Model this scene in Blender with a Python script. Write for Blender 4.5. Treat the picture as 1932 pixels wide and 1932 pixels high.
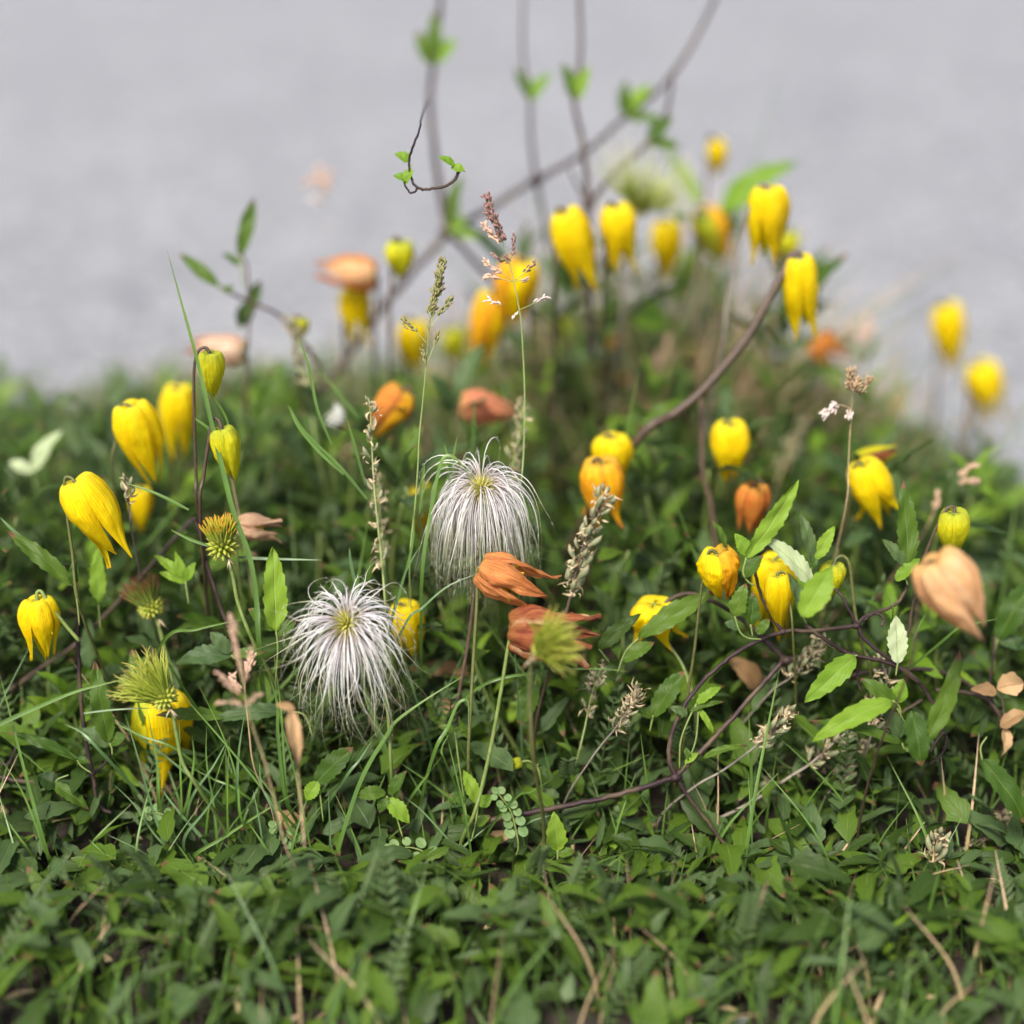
import bpy, math, random
import numpy as np
from mathutils import Vector, Matrix, Quaternion, noise as mnoise

for o in list(bpy.data.objects):
    bpy.data.objects.remove(o)
rnd = random.Random(7)
R = math.radians
scene = bpy.context.scene
C = scene.collection

# ------------------------------------------------------------------ camera, sky, sun, exposure
PITCH = R(28.0); CAMH = 0.487; FOCUS = 0.675; LENS = 50.0
cam_d = bpy.data.cameras.new('camera'); cam = bpy.data.objects.new('camera', cam_d); C.objects.link(cam)
cam.location = (0, 0, CAMH); cam.rotation_euler = (math.pi/2 - PITCH, 0, 0)
cam_d.sensor_fit = 'HORIZONTAL'; cam_d.sensor_width = 36.0; cam_d.lens = LENS
cam_d.clip_start = 0.01; cam_d.clip_end = 2000
cam_d.dof.use_dof = True; cam_d.dof.focus_distance = FOCUS; cam_d.dof.aperture_fstop = 1.75
scene.camera = cam

SUN_EL, SUN_AZ = R(58), R(212)        # azimuth measured from +Y towards +X
world = bpy.data.worlds.new('World'); scene.world = world; world.use_nodes = True
wn = world.node_tree.nodes; wl = world.node_tree.links
sky = wn.new('ShaderNodeTexSky'); sky.sky_type = 'NISHITA'; sky.sun_disc = False
sky.sun_elevation = SUN_EL; sky.sun_rotation = SUN_AZ; sky.dust_density = 4.0; sky.air_density = 1.0; sky.ozone_density = 1.0
bg = wn['Background']; bg.inputs['Strength'].default_value = 0.05
wl.new(sky.outputs[0], bg.inputs['Color'])
sun_d = bpy.data.lights.new('sun', 'SUN'); sun_d.energy = 1.5; sun_d.angle = R(18); sun_d.color = (1.0, 0.95, 0.87)
sun = bpy.data.objects.new('sun', sun_d); C.objects.link(sun)
sdir = Vector((math.sin(SUN_AZ)*math.cos(SUN_EL), math.cos(SUN_AZ)*math.cos(SUN_EL), math.sin(SUN_EL)))
sun.rotation_euler = sdir.to_track_quat('Z', 'Y').to_euler(); sun.location = sdir*5
scene.view_settings.view_transform = 'Standard'; scene.view_settings.look = 'None'
scene.view_settings.gamma = 1.0; scene.view_settings.use_curve_mapping = False
scene.view_settings.exposure = 2.15
scene.render.engine = 'CYCLES'
scene.cycles.use_denoising = True
scene.cycles.use_adaptive_sampling = True; scene.cycles.adaptive_threshold = 0.02
scene.cycles.max_bounces = 4; scene.cycles.diffuse_bounces = 2; scene.cycles.glossy_bounces = 2
scene.cycles.transmission_bounces = 3; scene.cycles.transparent_max_bounces = 4

# ------------------------------------------------------------------ pixel -> point
FWD = Vector((0, math.cos(PITCH), -math.sin(PITCH))); UPV = Vector((0, math.sin(PITCH), math.cos(PITCH)))
CAMP = Vector((0, 0, CAMH)); KPX = 36.0/LENS/1932.0
def P(x, y, d=FOCUS):
    return CAMP + FWD*d + Vector((1, 0, 0))*((x-966)*KPX*d) - UPV*((y-966)*KPX*d)
def proj(p):
    q = Vector(p) - CAMP
    d = q.dot(FWD)
    return 966 + q.x/(KPX*d), 966 - q.dot(UPV)/(KPX*d), d
def px(n, d=FOCUS): return n*KPX*d
# offsets of the enlarged views the coordinates were read from
S_ = 0.336
def tl1(x, y): return (S_*x, 317+S_*y)
def tl2(x, y): return (541+S_*x, 317+S_*y)
def b1(x, y): return (S_*x, 966+S_*y)
def b2(x, y): return (464+S_*x, 966+S_*y)
def b3(x, y): return (850+S_*x, 966+S_*y)
def b4(x, y): return (1283+S_*x, 966+S_*y)

# ------------------------------------------------------------------ materials
class NT:
    def __init__(self, name):
        self.m = bpy.data.materials.new(name); self.m.use_nodes = True
        self.t = self.m.node_tree; self.t.nodes.clear()
        self.out = self.n('ShaderNodeOutputMaterial')
    def n(self, k, **kw):
        x = self.t.nodes.new(k)
        for a, v in kw.items():
            if a.startswith('i_'): x.inputs[a[2:].replace('_', ' ')].default_value = v
            else: setattr(x, a, v)
        return x
    def l(self, a, b): self.t.links.new(a, b)
    def noise(self, vec, scale, detail=3, rough=0.55, w=None, dist=0.0):
        x = self.n('ShaderNodeTexNoise')
        if w is not None: x.noise_dimensions = '4D'; self.l(w, x.inputs['W'])
        x.inputs['Scale'].default_value = scale; x.inputs['Detail'].default_value = detail
        x.inputs['Roughness'].default_value = rough; x.inputs['Distortion'].default_value = dist
        if vec is not None: self.l(vec, x.inputs['Vector'])
        return x.outputs['Fac']
    def ramp(self, fac, stops):
        x = self.n('ShaderNodeValToRGB'); e = x.color_ramp.elements
        while len(e) < len(stops): e.new(0.5)
        for el, (p, c) in zip(e, stops):
            el.position = p; el.color = (*c, 1) if len(c) == 3 else c
        self.l(fac, x.inputs['Fac']); return x.outputs['Color']
    def mix(self, fac, a, b, mode='MIX'):
        x = self.n('ShaderNodeMix', data_type='RGBA', blend_type=mode)
        for s, v in ((x.inputs['Factor'], fac), (x.inputs['A'], a), (x.inputs['B'], b)):
            if isinstance(v, (int, float)): s.default_value = v
            elif isinstance(v, tuple): s.default_value = (*v, 1)
            else: self.l(v, s)
        return x.outputs['Result']
    def math(self, op, a, b=0.0):
        x = self.n('ShaderNodeMath', operation=op)
        for s, v in zip(x.inputs, (a, b)):
            if isinstance(v, (int, float)): s.default_value = v
            else: self.l(v, s)
        return x.outputs[0]
    def mapping(self, vec, scale):
        x = self.n('ShaderNodeMapping'); x.inputs['Scale'].default_value = scale; self.l(vec, x.inputs['Vector']); return x.outputs[0]
    def uv(self):
        x = self.n('ShaderNodeUVMap'); s = self.n('ShaderNodeSeparateXYZ'); self.l(x.outputs[0], s.inputs[0])
        return x.outputs[0], s.outputs[0], s.outputs[1]
    def rand(self): return self.n('ShaderNodeObjectInfo').outputs['Random']
    def finish(self, col, rough=0.5, trans=0.0, bump=None, bstr=0.3, bdist=0.0005, spec=0.5, sheen=0.0):
        p = self.n('ShaderNodeBsdfPrincipled')
        self.l(col, p.inputs['Base Color'])
        if isinstance(rough, (int, float)): p.inputs['Roughness'].default_value = rough
        else: self.l(rough, p.inputs['Roughness'])
        p.inputs['Specular IOR Level'].default_value = spec
        if sheen: p.inputs['Sheen Weight'].default_value = sheen
        if bump is not None:
            b = self.n('ShaderNodeBump'); b.inputs['Strength'].default_value = bstr; b.inputs['Distance'].default_value = bdist
            self.l(bump, b.inputs['Height']); self.l(b.outputs[0], p.inputs['Normal'])
        if trans:
            t = self.n('ShaderNodeBsdfTranslucent'); self.l(col, t.inputs['Color'])
            mx = self.n('ShaderNodeMixShader'); mx.inputs[0].default_value = trans
            self.l(p.outputs[0], mx.inputs[1]); self.l(t.outputs[0], mx.inputs[2]); self.l(mx.outputs[0], self.out.inputs[0])
        else:
            self.l(p.outputs[0], self.out.inputs[0])
        return self.m

def petal_material(name, ca, cb, cbase, ctip, tip_at=0.9, vein=(0, 0, 0), vein_amt=0.25, stripe=9.0, blot=0.0, cblot=(0.3, 0.12, 0.03), trans=0.38, base_to=0.16, edge=None, edge_amt=0.7, midrib=0.0, cmid=(0.5, 0.5, 0.03)):
    g = NT(name); uv, u, v = g.uv(); r = g.rand(); w = g.math('MULTIPLY', r, 37.0)
    broad = g.noise(g.mapping(uv, (1.6, 2.2, 1)), 1.6, 3, 0.6, w)
    col = g.ramp(broad, [(0.34, ca), (0.66, cb)])
    # fine veins: thin wavering lines running along the petal and fanning a little
    au = g.math('SUBTRACT', u, 0.5)
    wob = g.math('MULTIPLY', g.math('SUBTRACT', g.noise(g.mapping(uv, (3.0, 3.0, 1)), 1.5, 3, 0.6, w), 0.5), 0.16)
    line = g.math('ABSOLUTE', g.math('SUBTRACT', g.math('FRACT', g.math('MULTIPLY', g.math('ADD', au, wob), stripe*1.7)), 0.5))
    lf = g.ramp(line, [(0.0, (1, 1, 1)), (0.16, (0, 0, 0))])
    veins = g.noise(g.mapping(uv, (stripe, 0.9, 1)), 2.2, 5, 0.65, w, 0.35)
    vf = g.ramp(veins, [(0.42, (0, 0, 0)), (0.66, (1, 1, 1))])
    col = g.mix(g.math('MULTIPLY', vf, min(1.0, vein_amt*1.5)), col, vein)
    col = g.mix(g.math('MULTIPLY', lf, min(1.0, vein_amt*0.9)), col, vein)
    if midrib:
        mf = g.ramp(g.math('ADD', g.math('ABSOLUTE', au), g.math('MULTIPLY', v, 0.14)), [(0.03, (1, 1, 1)), (0.20, (0, 0, 0))])
        col = g.mix(g.math('MULTIPLY', mf, midrib), col, cmid)
    bf = g.ramp(g.math('ADD', v, g.math('MULTIPLY', broad, 0.06)), [(0.05, (1, 1, 1)), (base_to+0.08, (0, 0, 0))])
    col = g.mix(bf, col, cbase)
    tf = g.ramp(g.math('ADD', v, g.math('MULTIPLY', g.math('SUBTRACT', broad, 0.5), 0.35)), [(tip_at, (0, 0, 0)), (min(1.0, tip_at+0.10), (1, 1, 1))])
    col = g.mix(g.math('MULTIPLY', tf, 0.85), col, ctip)
    if edge:
        en = g.noise(g.mapping(uv, (2.0, 5.0, 1)), 2.0, 4, 0.7, w)
        ef = g.ramp(g.math('ADD', g.math('ABSOLUTE', au), g.math('MULTIPLY', g.math('SUBTRACT', en, 0.5), 0.5)), [(0.34, (0, 0, 0)), (0.50, (1, 1, 1))])
        col = g.mix(g.math('MULTIPLY', ef, edge_amt), col, edge)
    if blot:
        bl = g.noise(g.mapping(uv, (5, 3, 1)), 3.0, 5, 0.7, w)
        col = g.mix(g.math('MULTIPLY', g.ramp(bl, [(0.58, (0, 0, 0)), (0.70, (1, 1, 1))]), blot), col, cblot)
        sp = g.noise(g.mapping(uv, (7, 9, 1)), 5.0, 2, 0.5, w)
        col = g.mix(g.math('MULTIPLY', g.ramp(sp, [(0.70, (0, 0, 0)), (0.75, (1, 1, 1))]), 0.55), col, cblot)
    h = g.math('ADD', g.math('MULTIPLY', veins, 0.8), g.math('SUBTRACT', g.math('MULTIPLY', g.noise(g.mapping(uv, (2.5, 4.0, 1)), 3.0, 5, 0.6, w), 0.9), g.math('MULTIPLY', lf, 0.35)))
    return g.finish(col, 0.5, trans, bump=h, bstr=0.85, bdist=0.0011, spec=0.2)

M = {}
M['yellow'] = petal_material('petal_yellow', (0.96, 0.76, 0.004), (0.93, 0.65, 0.003), (0.84, 0.72, 0.03), (0.80, 0.38, 0.02), 0.94, (0.78, 0.45, 0.0), 0.22, blot=0.3, cblot=(0.66, 0.32, 0.01), edge=(0.95, 0.62, 0.01), edge_amt=.4, midrib=.35, cmid=(0.66, 0.56, 0.02))
M['lime'] = petal_material('petal_lime_yellow', (0.86, 0.74, 0.015), (0.72, 0.68, 0.02), (0.45, 0.52, 0.05), (0.32, 0.14, 0.03), 0.90, (0.42, 0.46, 0.01), 0.45, blot=0.45, cblot=(0.36, 0.22, 0.02), base_to=0.26)
M['green'] = petal_material('petal_green_bud', (0.50, 0.58, 0.03), (0.66, 0.62, 0.03), (0.25, 0.36, 0.04), (0.70, 0.42, 0.05), 0.82, (0.25, 0.36, 0.02), 0.4)
M['amber'] = petal_material('petal_amber', (0.92, 0.56, 0.012), (0.88, 0.40, 0.015), (0.72, 0.48, 0.05), (0.62, 0.22, 0.03), 0.88, (0.70, 0.24, 0.01), 0.40, blot=0.4, cblot=(0.62, 0.22, 0.03), edge=(0.62, 0.25, 0.03), edge_amt=.75)
M['orange'] = petal_material('petal_orange', (0.80, 0.36, 0.06), (0.72, 0.22, 0.035), (0.66, 0.36, 0.06), (0.48, 0.16, 0.05), 0.88, (0.50, 0.10, 0.03), 0.50, blot=0.5, cblot=(0.86, 0.50, 0.02), edge=(0.40, 0.13, 0.04), edge_amt=.75)
M['rust'] = petal_material('petal_rust', (0.4464, 0.1728, 0.0576), (0.3024, 0.0648, 0.0252), (0.3456, 0.1584, 0.0360), (0.2160, 0.0576, 0.0288), 0.85, (0.1728, 0.0288, 0.0216), 0.65, blot=0.6, cblot=(0.5328, 0.3024, 0.0720), edge=(0.60, 0.40, 0.22), edge_amt=.75)
M['apricot'] = petal_material('petal_apricot', (0.78, 0.36, 0.115), (0.70, 0.27, 0.075), (0.66, 0.30, 0.09), (0.46, 0.15, 0.06), 0.86, (0.44, 0.11, 0.035), 0.55, blot=0.35, cblot=(0.86, 0.54, 0.20), edge=(0.42, 0.15, 0.05), edge_amt=.75)
M['peach'] = petal_material('petal_peach', (0.95, 0.70, 0.42), (0.93, 0.58, 0.27), (0.88, 0.54, 0.18), (0.62, 0.34, 0.22), 0.84, (0.68, 0.26, 0.08), 0.60, stripe=13, blot=.3, cblot=(0.9, 0.62, 0.34), edge=(0.70, 0.38, 0.20), edge_amt=.6)
M['salmon'] = petal_material('petal_salmon', (0.76, 0.32, 0.16), (0.70, 0.26, 0.12), (0.70, 0.40, 0.12), (0.52, 0.22, 0.14), 0.86, (0.55, 0.16, 0.09), 0.4, edge=(0.48, 0.20, 0.12), edge_amt=.75)
M['cream'] = petal_material('petal_cream', (0.84, 0.70, 0.52), (0.74, 0.44, 0.28), (0.76, 0.70, 0.34), (0.52, 0.22, 0.15), 0.86, (0.60, 0.26, 0.18), 0.4, edge=(0.52, 0.22, 0.14), edge_amt=.75)
M['beige'] = petal_material('petal_beige', (0.70, 0.52, 0.30), (0.66, 0.40, 0.26), (0.60, 0.50, 0.20), (0.50, 0.28, 0.18), 0.86, (0.46, 0.24, 0.16), 0.45, edge=(0.46, 0.26, 0.16), edge_amt=.75)

def leaf_material(name, ca, cb, cvein, trans=0.26, dry=None):
    g = NT(name); uv, u, v = g.uv(); r = g.rand(); w = g.math('MULTIPLY', r, 53.0)
    tc = g.n('ShaderNodeNewGeometry').outputs['Position']
    n1 = g.noise(tc, 55.0, 3, 0.6, w)
    col = g.ramp(g.math('ADD', g.math('MULTIPLY', n1, 0.55), g.math('MULTIPLY', r, 0.45)), [(0.28, ca), (0.72, cb)])
    au = g.math('ABSOLUTE', g.math('SUBTRACT', u, 0.5))
    mid = g.ramp(au, [(0.0, (1, 1, 1)), (0.045, (0, 0, 0))])
    # side veins sweep forward from the midrib
    sv = g.math('ABSOLUTE', g.math('SUBTRACT', g.math('FRACT', g.math('SUBTRACT', g.math('MULTIPLY', v, 7.0), g.math('MULTIPLY', au, 5.5))), 0.5))
    svf = g.ramp(sv, [(0.0, (1, 1, 1)), (0.07, (0, 0, 0))])
    veins = g.math('MAXIMUM', mid, g.math('MULTIPLY', svf, 0.45))
    col = g.mix(g.math('MULTIPLY', veins, 0.75), col, cvein)
    spots = g.noise(tc, 260.0, 4, 0.7, w)
    col = g.mix(g.math('MULTIPLY', g.ramp(spots, [(0.66, (0, 0, 0)), (0.74, (1, 1, 1))]), 0.35), col, (0.16, 0.13, 0.03))
    back = g.n('ShaderNodeNewGeometry').outputs['Backfacing']
    col = g.mix(g.math('MULTIPLY', back, 0.30), col, (0.20, 0.27, 0.12))
    if dry:
        e = g.ramp(g.math('ADD', v, g.math('MULTIPLY', n1, 0.2)), [(0.97, (0, 0, 0)), (1.0, (1, 1, 1))])
        col = g.mix(e, col, dry)
    h = g.math('SUBTRACT', g.math('MULTIPLY', g.noise(tc, 700.0, 2, 0.5), 0.4), veins)
    return g.finish(col, 0.5, trans, bump=h, bstr=0.7, bdist=0.0005, spec=0.22)
M['leaf'] = leaf_material('leaf_green', (0.0335, 0.0748, 0.0069), (0.0722, 0.1290, 0.0112), (0.1376, 0.1952, 0.0464), dry=(0.1376, 0.0774, 0.0344))
M['leaf_bright'] = leaf_material('leaf_fresh_green', (0.1344, 0.2604, 0.0185), (0.2100, 0.3360, 0.0294), (0.3360, 0.4368, 0.1092), 0.42)
M['leaf_dark'] = leaf_material('leaf_deep_green', (0.0164, 0.0390, 0.0055), (0.0359, 0.0679, 0.0086), (0.0679, 0.0975, 0.0296))
M['leaf_blue'] = leaf_material('leaf_grey_green', (0.0413, 0.0800, 0.0249), (0.0740, 0.1178, 0.0361), (0.1359, 0.1763, 0.0817))
M['leaf_round'] = leaf_material('leaf_round_grey_green', (0.105, 0.185, 0.060), (0.165, 0.255, 0.085), (0.24, 0.33, 0.14))
M['leaf_pale'] = leaf_material('leaf_pale_underside', (0.36, 0.43, 0.23), (0.46, 0.52, 0.30), (0.30, 0.42, 0.16), 0.3)
M['leaf_dry'] = leaf_material('leaf_dry_brown', (0.28, 0.165, 0.075), (0.50, 0.325, 0.165), (0.22, 0.12, 0.05), 0.2)

def strand_material(name, stops, rough=0.45, trans=0.25, var=0.3, sc=400.0):
    """colour runs along the strand (v), with a little per-place variation"""
    g = NT(name); uv, u, v = g.uv()
    pos = g.n('ShaderNodeNewGeometry').outputs['Position']
    n = g.noise(pos, sc, 3, 0.6)
    col = g.ramp(g.math('ADD', v, g.math('MULTIPLY', g.math('SUBTRACT', n, 0.5), var)), stops)
    col = g.mix(0.35, col, g.mix(1.0, col, g.ramp(n, [(0.3, (0.45, 0.45, 0.45)), (0.7, (1.3, 1.3, 1.3))]), 'MULTIPLY'))
    return g.finish(col, rough, trans, spec=0.4)
def flat_material(name, ca, cb, rough=0.55, trans=0.0, sc=220.0, bstr=0.4, spec=0.4):
    g = NT(name); pos = g.n('ShaderNodeNewGeometry').outputs['Position']
    r = g.rand()
    n = g.noise(pos, sc, 4, 0.65)
    col = g.ramp(g.math('ADD', g.math('MULTIPLY', n, 0.8), g.math('MULTIPLY', r, 0.2)), [(0.35, ca), (0.65, cb)])
    return g.finish(col, rough, trans, bump=g.noise(pos, sc*4, 3, 0.6), bstr=bstr, bdist=0.0003, spec=spec)
M['blade'] = strand_material('grass_green', [(0.0, (0.0740, 0.1406, 0.0259)), (0.6, (0.0962, 0.1850, 0.0296)), (0.97, (0.1332, 0.2220, 0.0444)), (1.0, (0.2664, 0.2220, 0.0888))], 0.4, 0.3, 0.15, 60)
M['blade_blue'] = strand_material('grass_blue_green', [(0.0, (0.0760, 0.1444, 0.0456)), (0.7, (0.1064, 0.1900, 0.0684)), (1.0, (0.1520, 0.2432, 0.1064))], 0.4, 0.3, 0.15, 60)
M['straw'] = strand_material('dry_straw', [(0.0, (0.30, 0.26, 0.11)), (0.6, (0.46, 0.33, 0.18)), (1.0, (0.56, 0.38, 0.26))], 0.6, 0.2)
M['tan'] = strand_material('dry_tan', [(0.0, (0.42, 0.24, 0.12)), (1.0, (0.62, 0.38, 0.22))], 0.6, 0.2)
M['stem_green'] = flat_material('stem_green', (0.0935, 0.1360, 0.0298), (0.1615, 0.2040, 0.0510), 0.5, sc=300)
M['stem_olive'] = flat_material('stem_olive_brown', (0.0540, 0.0540, 0.0158), (0.1008, 0.1116, 0.0288), 0.5, sc=500)
M['stem_brown'] = flat_material('stem_brown_purple', (0.0413, 0.0248, 0.0176), (0.0825, 0.0523, 0.0303), 0.5, sc=400)
M['stem_grey'] = flat_material('stem_grey_brown', (0.13, 0.11, 0.085), (0.22, 0.19, 0.15), 0.6, sc=400)
M['stem_grass'] = flat_material('stem_grass_green', (0.17, 0.24, 0.07), (0.28, 0.33, 0.12), 0.5, sc=150)
g = NT('vine_purple'); uv, u, v = g.uv(); pos = g.n('ShaderNodeNewGeometry').outputs['Position']
lines = g.noise(g.mapping(uv, (7, 0.6, 1)), 3.0, 4, 0.6)
col = g.ramp(lines, [(0.35, (0.012, 0.007, 0.008)), (0.52, (0.026, 0.013, 0.015)), (0.74, (0.085, 0.053, 0.044))])
col = g.mix(g.ramp(g.noise(pos, 45.0, 3), [(0.45, (0, 0, 0)), (0.65, (1, 1, 1))]), col, g.mix(0.5, col, (0.14, 0.10, 0.055)))
M['vine'] = g.finish(col, 0.45, 0.0, bump=lines, bstr=0.6, bdist=0.0006, spec=0.25)
M['plume'] = strand_material('plume_silk', [(0.0, (0.52, 0.52, 0.14)), (0.06, (0.62, 0.50, 0.46)), (0.16, (0.78, 0.72, 0.74)), (0.30, (0.88, 0.86, 0.87)), (0.48, (0.80, 0.78, 0.72)), (0.62, (0.48, 0.47, 0.30)), (0.82, (0.27, 0.26, 0.13)), (1.0, (0.17, 0.12, 0.09))], 0.35, 0.35, 0.16)
M['plume_b'] = strand_material('plume_silk_olive', [(0.0, (0.46, 0.46, 0.11)), (0.08, (0.66, 0.60, 0.58)), (0.32, (0.84, 0.83, 0.78)), (0.46, (0.62, 0.62, 0.44)), (0.64, (0.36, 0.38, 0.18)), (1.0, (0.16, 0.14, 0.09))], 0.35, 0.35, 0.16)
M['core'] = strand_material('seed_core', [(0.0, (0.42, 0.46, 0.07)), (0.6, (0.58, 0.56, 0.10)), (1.0, (0.56, 0.44, 0.22))], 0.5, 0.2)
M['young'] = strand_material('young_plume', [(0.0, (0.19, 0.25, 0.03)), (0.45, (0.36, 0.44, 0.045)), (0.80, (0.50, 0.54, 0.08)), (1.0, (0.38, 0.28, 0.08))], 0.45, 0.35, 0.12)
M['plume_lime'] = strand_material('plume_lime', [(0.0, (0.30, 0.38, 0.05)), (0.35, (0.52, 0.58, 0.16)), (0.7, (0.72, 0.74, 0.46)), (1.0, (0.70, 0.62, 0.46))], 0.4, 0.4, 0.15)
M['young_orange'] = strand_material('young_plume_orange', [(0.0, (0.16, 0.19, 0.03)), (0.6, (0.30, 0.36, 0.04)), (0.82, (0.54, 0.46, 0.04)), (1.0, (0.68, 0.30, 0.03))], 0.45, 0.3, 0.15)
M['young_brown'] = strand_material('young_plume_brown', [(0.0, (0.13, 0.18, 0.03)), (0.6, (0.20, 0.25, 0.04)), (0.80, (0.28, 0.15, 0.05)), (1.0, (0.22, 0.09, 0.04))], 0.45, 0.3, 0.15)
M['spike_purple'] = strand_material('spikelet_purple', [(0.0, (0.24, 0.20, 0.10)), (0.5, (0.24, 0.10, 0.10)), (1.0, (0.42, 0.26, 0.24))], 0.55, 0.2, 0.6, 500)
M['spike_green'] = strand_material('spikelet_green', [(0.0, (0.26, 0.30, 0.09)), (0.5, (0.24, 0.24, 0.08)), (1.0, (0.30, 0.18, 0.08))], 0.55, 0.2, 0.6, 500)
M['spike_brown'] = strand_material('spikelet_brown', [(0.0, (0.20, 0.12, 0.06)), (0.5, (0.36, 0.24, 0.12)), (1.0, (0.52, 0.40, 0.26))], 0.6, 0.2, 0.6, 500)
M['spike_pink'] = strand_material('spikelet_pink_tan', [(0.0, (0.60, 0.42, 0.24)), (0.5, (0.72, 0.46, 0.32)), (1.0, (0.76, 0.52, 0.44))], 0.6, 0.25, 0.5, 300)
M['spike_white'] = strand_material('spikelet_white_pink', [(0.0, (0.62, 0.48, 0.42)), (1.0, (0.78, 0.68, 0.62))], 0.6, 0.25, 0.5, 300)
M['pod'] = strand_material('seed_pod', [(0.0, (0.2880, 0.2304, 0.1296)), (0.25, (0.1584, 0.1800, 0.0864)), (0.7, (0.2160, 0.2232, 0.1224)), (1.0, (0.2880, 0.2016, 0.1080))], 0.55, 0.12, 0.5, 250)
M['husk'] = strand_material('papery_husk', [(0.0, (0.3910, 0.2890, 0.1445)), (0.5, (0.5610, 0.4675, 0.3060)), (1.0, (0.4760, 0.3230, 0.1615))], 0.65, 0.25, 0.6, 300)
M['stamen'] = strand_material('stamen', [(0.0, (0.55, 0.50, 0.10)), (1.0, (0.78, 0.58, 0.04))], 0.5, 0.2)
M['clover'] = flat_material('white_floret', (0.62, 0.66, 0.55), (0.80, 0.80, 0.74), 0.6, 0.2, 300)

# asphalt: pale, worn, speckled with aggregate
g = NT('asphalt'); pos = g.n('ShaderNodeNewGeometry').outputs['Position']
big = g.noise(pos, 3.2, 6, 0.7); mid = g.noise(pos, 22.0, 4, 0.65)
vor = g.n('ShaderNodeTexVoronoi'); vor.inputs['Scale'].default_value = 130.0; g.l(pos, vor.inputs['Vector'])
col = g.ramp(big, [(0.36, (0.100, 0.102, 0.112)), (0.50, (0.165, 0.167, 0.178)), (0.64, (0.225, 0.226, 0.240))])
col = g.mix(0.55, col, g.ramp(mid, [(0.32, (0.088, 0.091, 0.099)), (0.68, (0.258, 0.262, 0.276))]))
stone = g.n('ShaderNodeSeparateColor'); g.l(vor.outputs['Color'], stone.inputs[0])
col = g.mix(0.45, col, g.ramp(stone.outputs[0], [(0.1, (0.063, 0.064, 0.070)), (0.6, (0.189, 0.192, 0.203)), (0.95, (0.403, 0.403, 0.400))]))
M['asphalt'] = g.finish(col, 0.85, 0.0, bump=vor.outputs['Distance'], bstr=0.6, bdist=0.002)
g = NT('soil'); pos = g.n('ShaderNodeNewGeometry').outputs['Position']
n = g.noise(pos, 60.0, 6, 0.7); n2 = g.noise(pos, 9.0, 4, 0.6)
col = g.ramp(n, [(0.30, (0.0112, 0.0087, 0.0062)), (0.55, (0.0341, 0.0248, 0.0161)), (0.75, (0.0682, 0.0527, 0.0341))])
col = g.mix(g.ramp(n2, [(0.55, (0, 0, 0)), (0.7, (1, 1, 1))]), col, g.mix(0.5, col, (0.0310, 0.0372, 0.0155)))
M['soil'] = g.finish(col, 0.95, 0.0, bump=n, bstr=0.9, bdist=0.006)
M['gravel'] = flat_material('gravel_grey', (0.13, 0.125, 0.12), (0.34, 0.33, 0.32), 0.85, 0, 90)

# ------------------------------------------------------------------ mesh helpers
def mesh_from(name, verts, faces, uvs=None, mat=None, smooth=True):
    me = bpy.data.meshes.new(name)
    me.from_pydata([tuple(v) for v in verts], [], faces)
    if uvs is not None:
        lay = me.uv_layers.new(name='UVMap')
        li = np.empty(len(me.loops), dtype=np.int32); me.loops.foreach_get('vertex_index', li)
        arr = np.asarray(uvs, dtype=np.float32)[li].ravel(); lay.data.foreach_set('uv', arr)
    if smooth: me.polygons.foreach_set('use_smooth', np.ones(len(me.polygons), dtype=bool))
    if mat is not None: me.materials.append(M[mat] if isinstance(mat, str) else mat)
    return me
class Geo:
    """collects shapes, links them as ONE mesh object"""
    def __init__(self): self.v = []; self.f = []; self.uv = []
    def add(self, v, f, uv):
        o = len(self.v); self.v += [Vector(p) for p in v]; self.uv += list(uv); self.f += [tuple(i+o for i in q) for q in f]
    def tube(self, pts, radii, n=6, cap=True):
        v, f, uv = tube(pts, radii, n, cap); self.add(v, f, uv)
    def build(self, name, mat, parent=None, kind=None):
        loc = parent.location if parent is not None else Vector((0, 0, 0))
        if parent is not None and parent.parent is not None: loc = parent.parent.location + parent.location
        me = mesh_from(name, [p-loc for p in self.v], self.f, self.uv, mat)
        o = bpy.data.objects.new(name, me); C.objects.link(o)
        if parent is not None: o.parent = parent
        if kind: o['kind'] = kind
        return o
def spline(pts, n=6):
    """Catmull-Rom through the points"""
    pts = [Vector(p) for p in pts]
    if len(pts) < 3:
        return [pts[0].lerp(pts[-1], i/n) for i in range(n+1)]
    q = [pts[0]*2-pts[1]] + pts + [pts[-1]*2-pts[-2]]
    out = []
    for i in range(1, len(q)-2):
        a, b, c, d = q[i-1], q[i], q[i+1], q[i+2]
        for k in range(n):
            t = k/n
            out.append(0.5*((2*b)+(c-a)*t+(2*a-5*b+4*c-d)*t*t+(3*b-a-3*c+d)*t**3))
    out.append(pts[-1].copy()); return out
def frames(pts):
    T = []
    for i in range(len(pts)):
        t = pts[min(i+1, len(pts)-1)]-pts[max(i-1, 0)]
        T.append(t.normalized() if t.length > 1e-9 else Vector((0, 0, 1)))
    n = T[0].orthogonal().normalized(); N = [n]
    for i in range(1, len(pts)):
        n = n - T[i]*n.dot(T[i])
        n = n.normalized() if n.length > 1e-6 else T[i].orthogonal().normalized()
        N.append(n)
    return T, N
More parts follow.
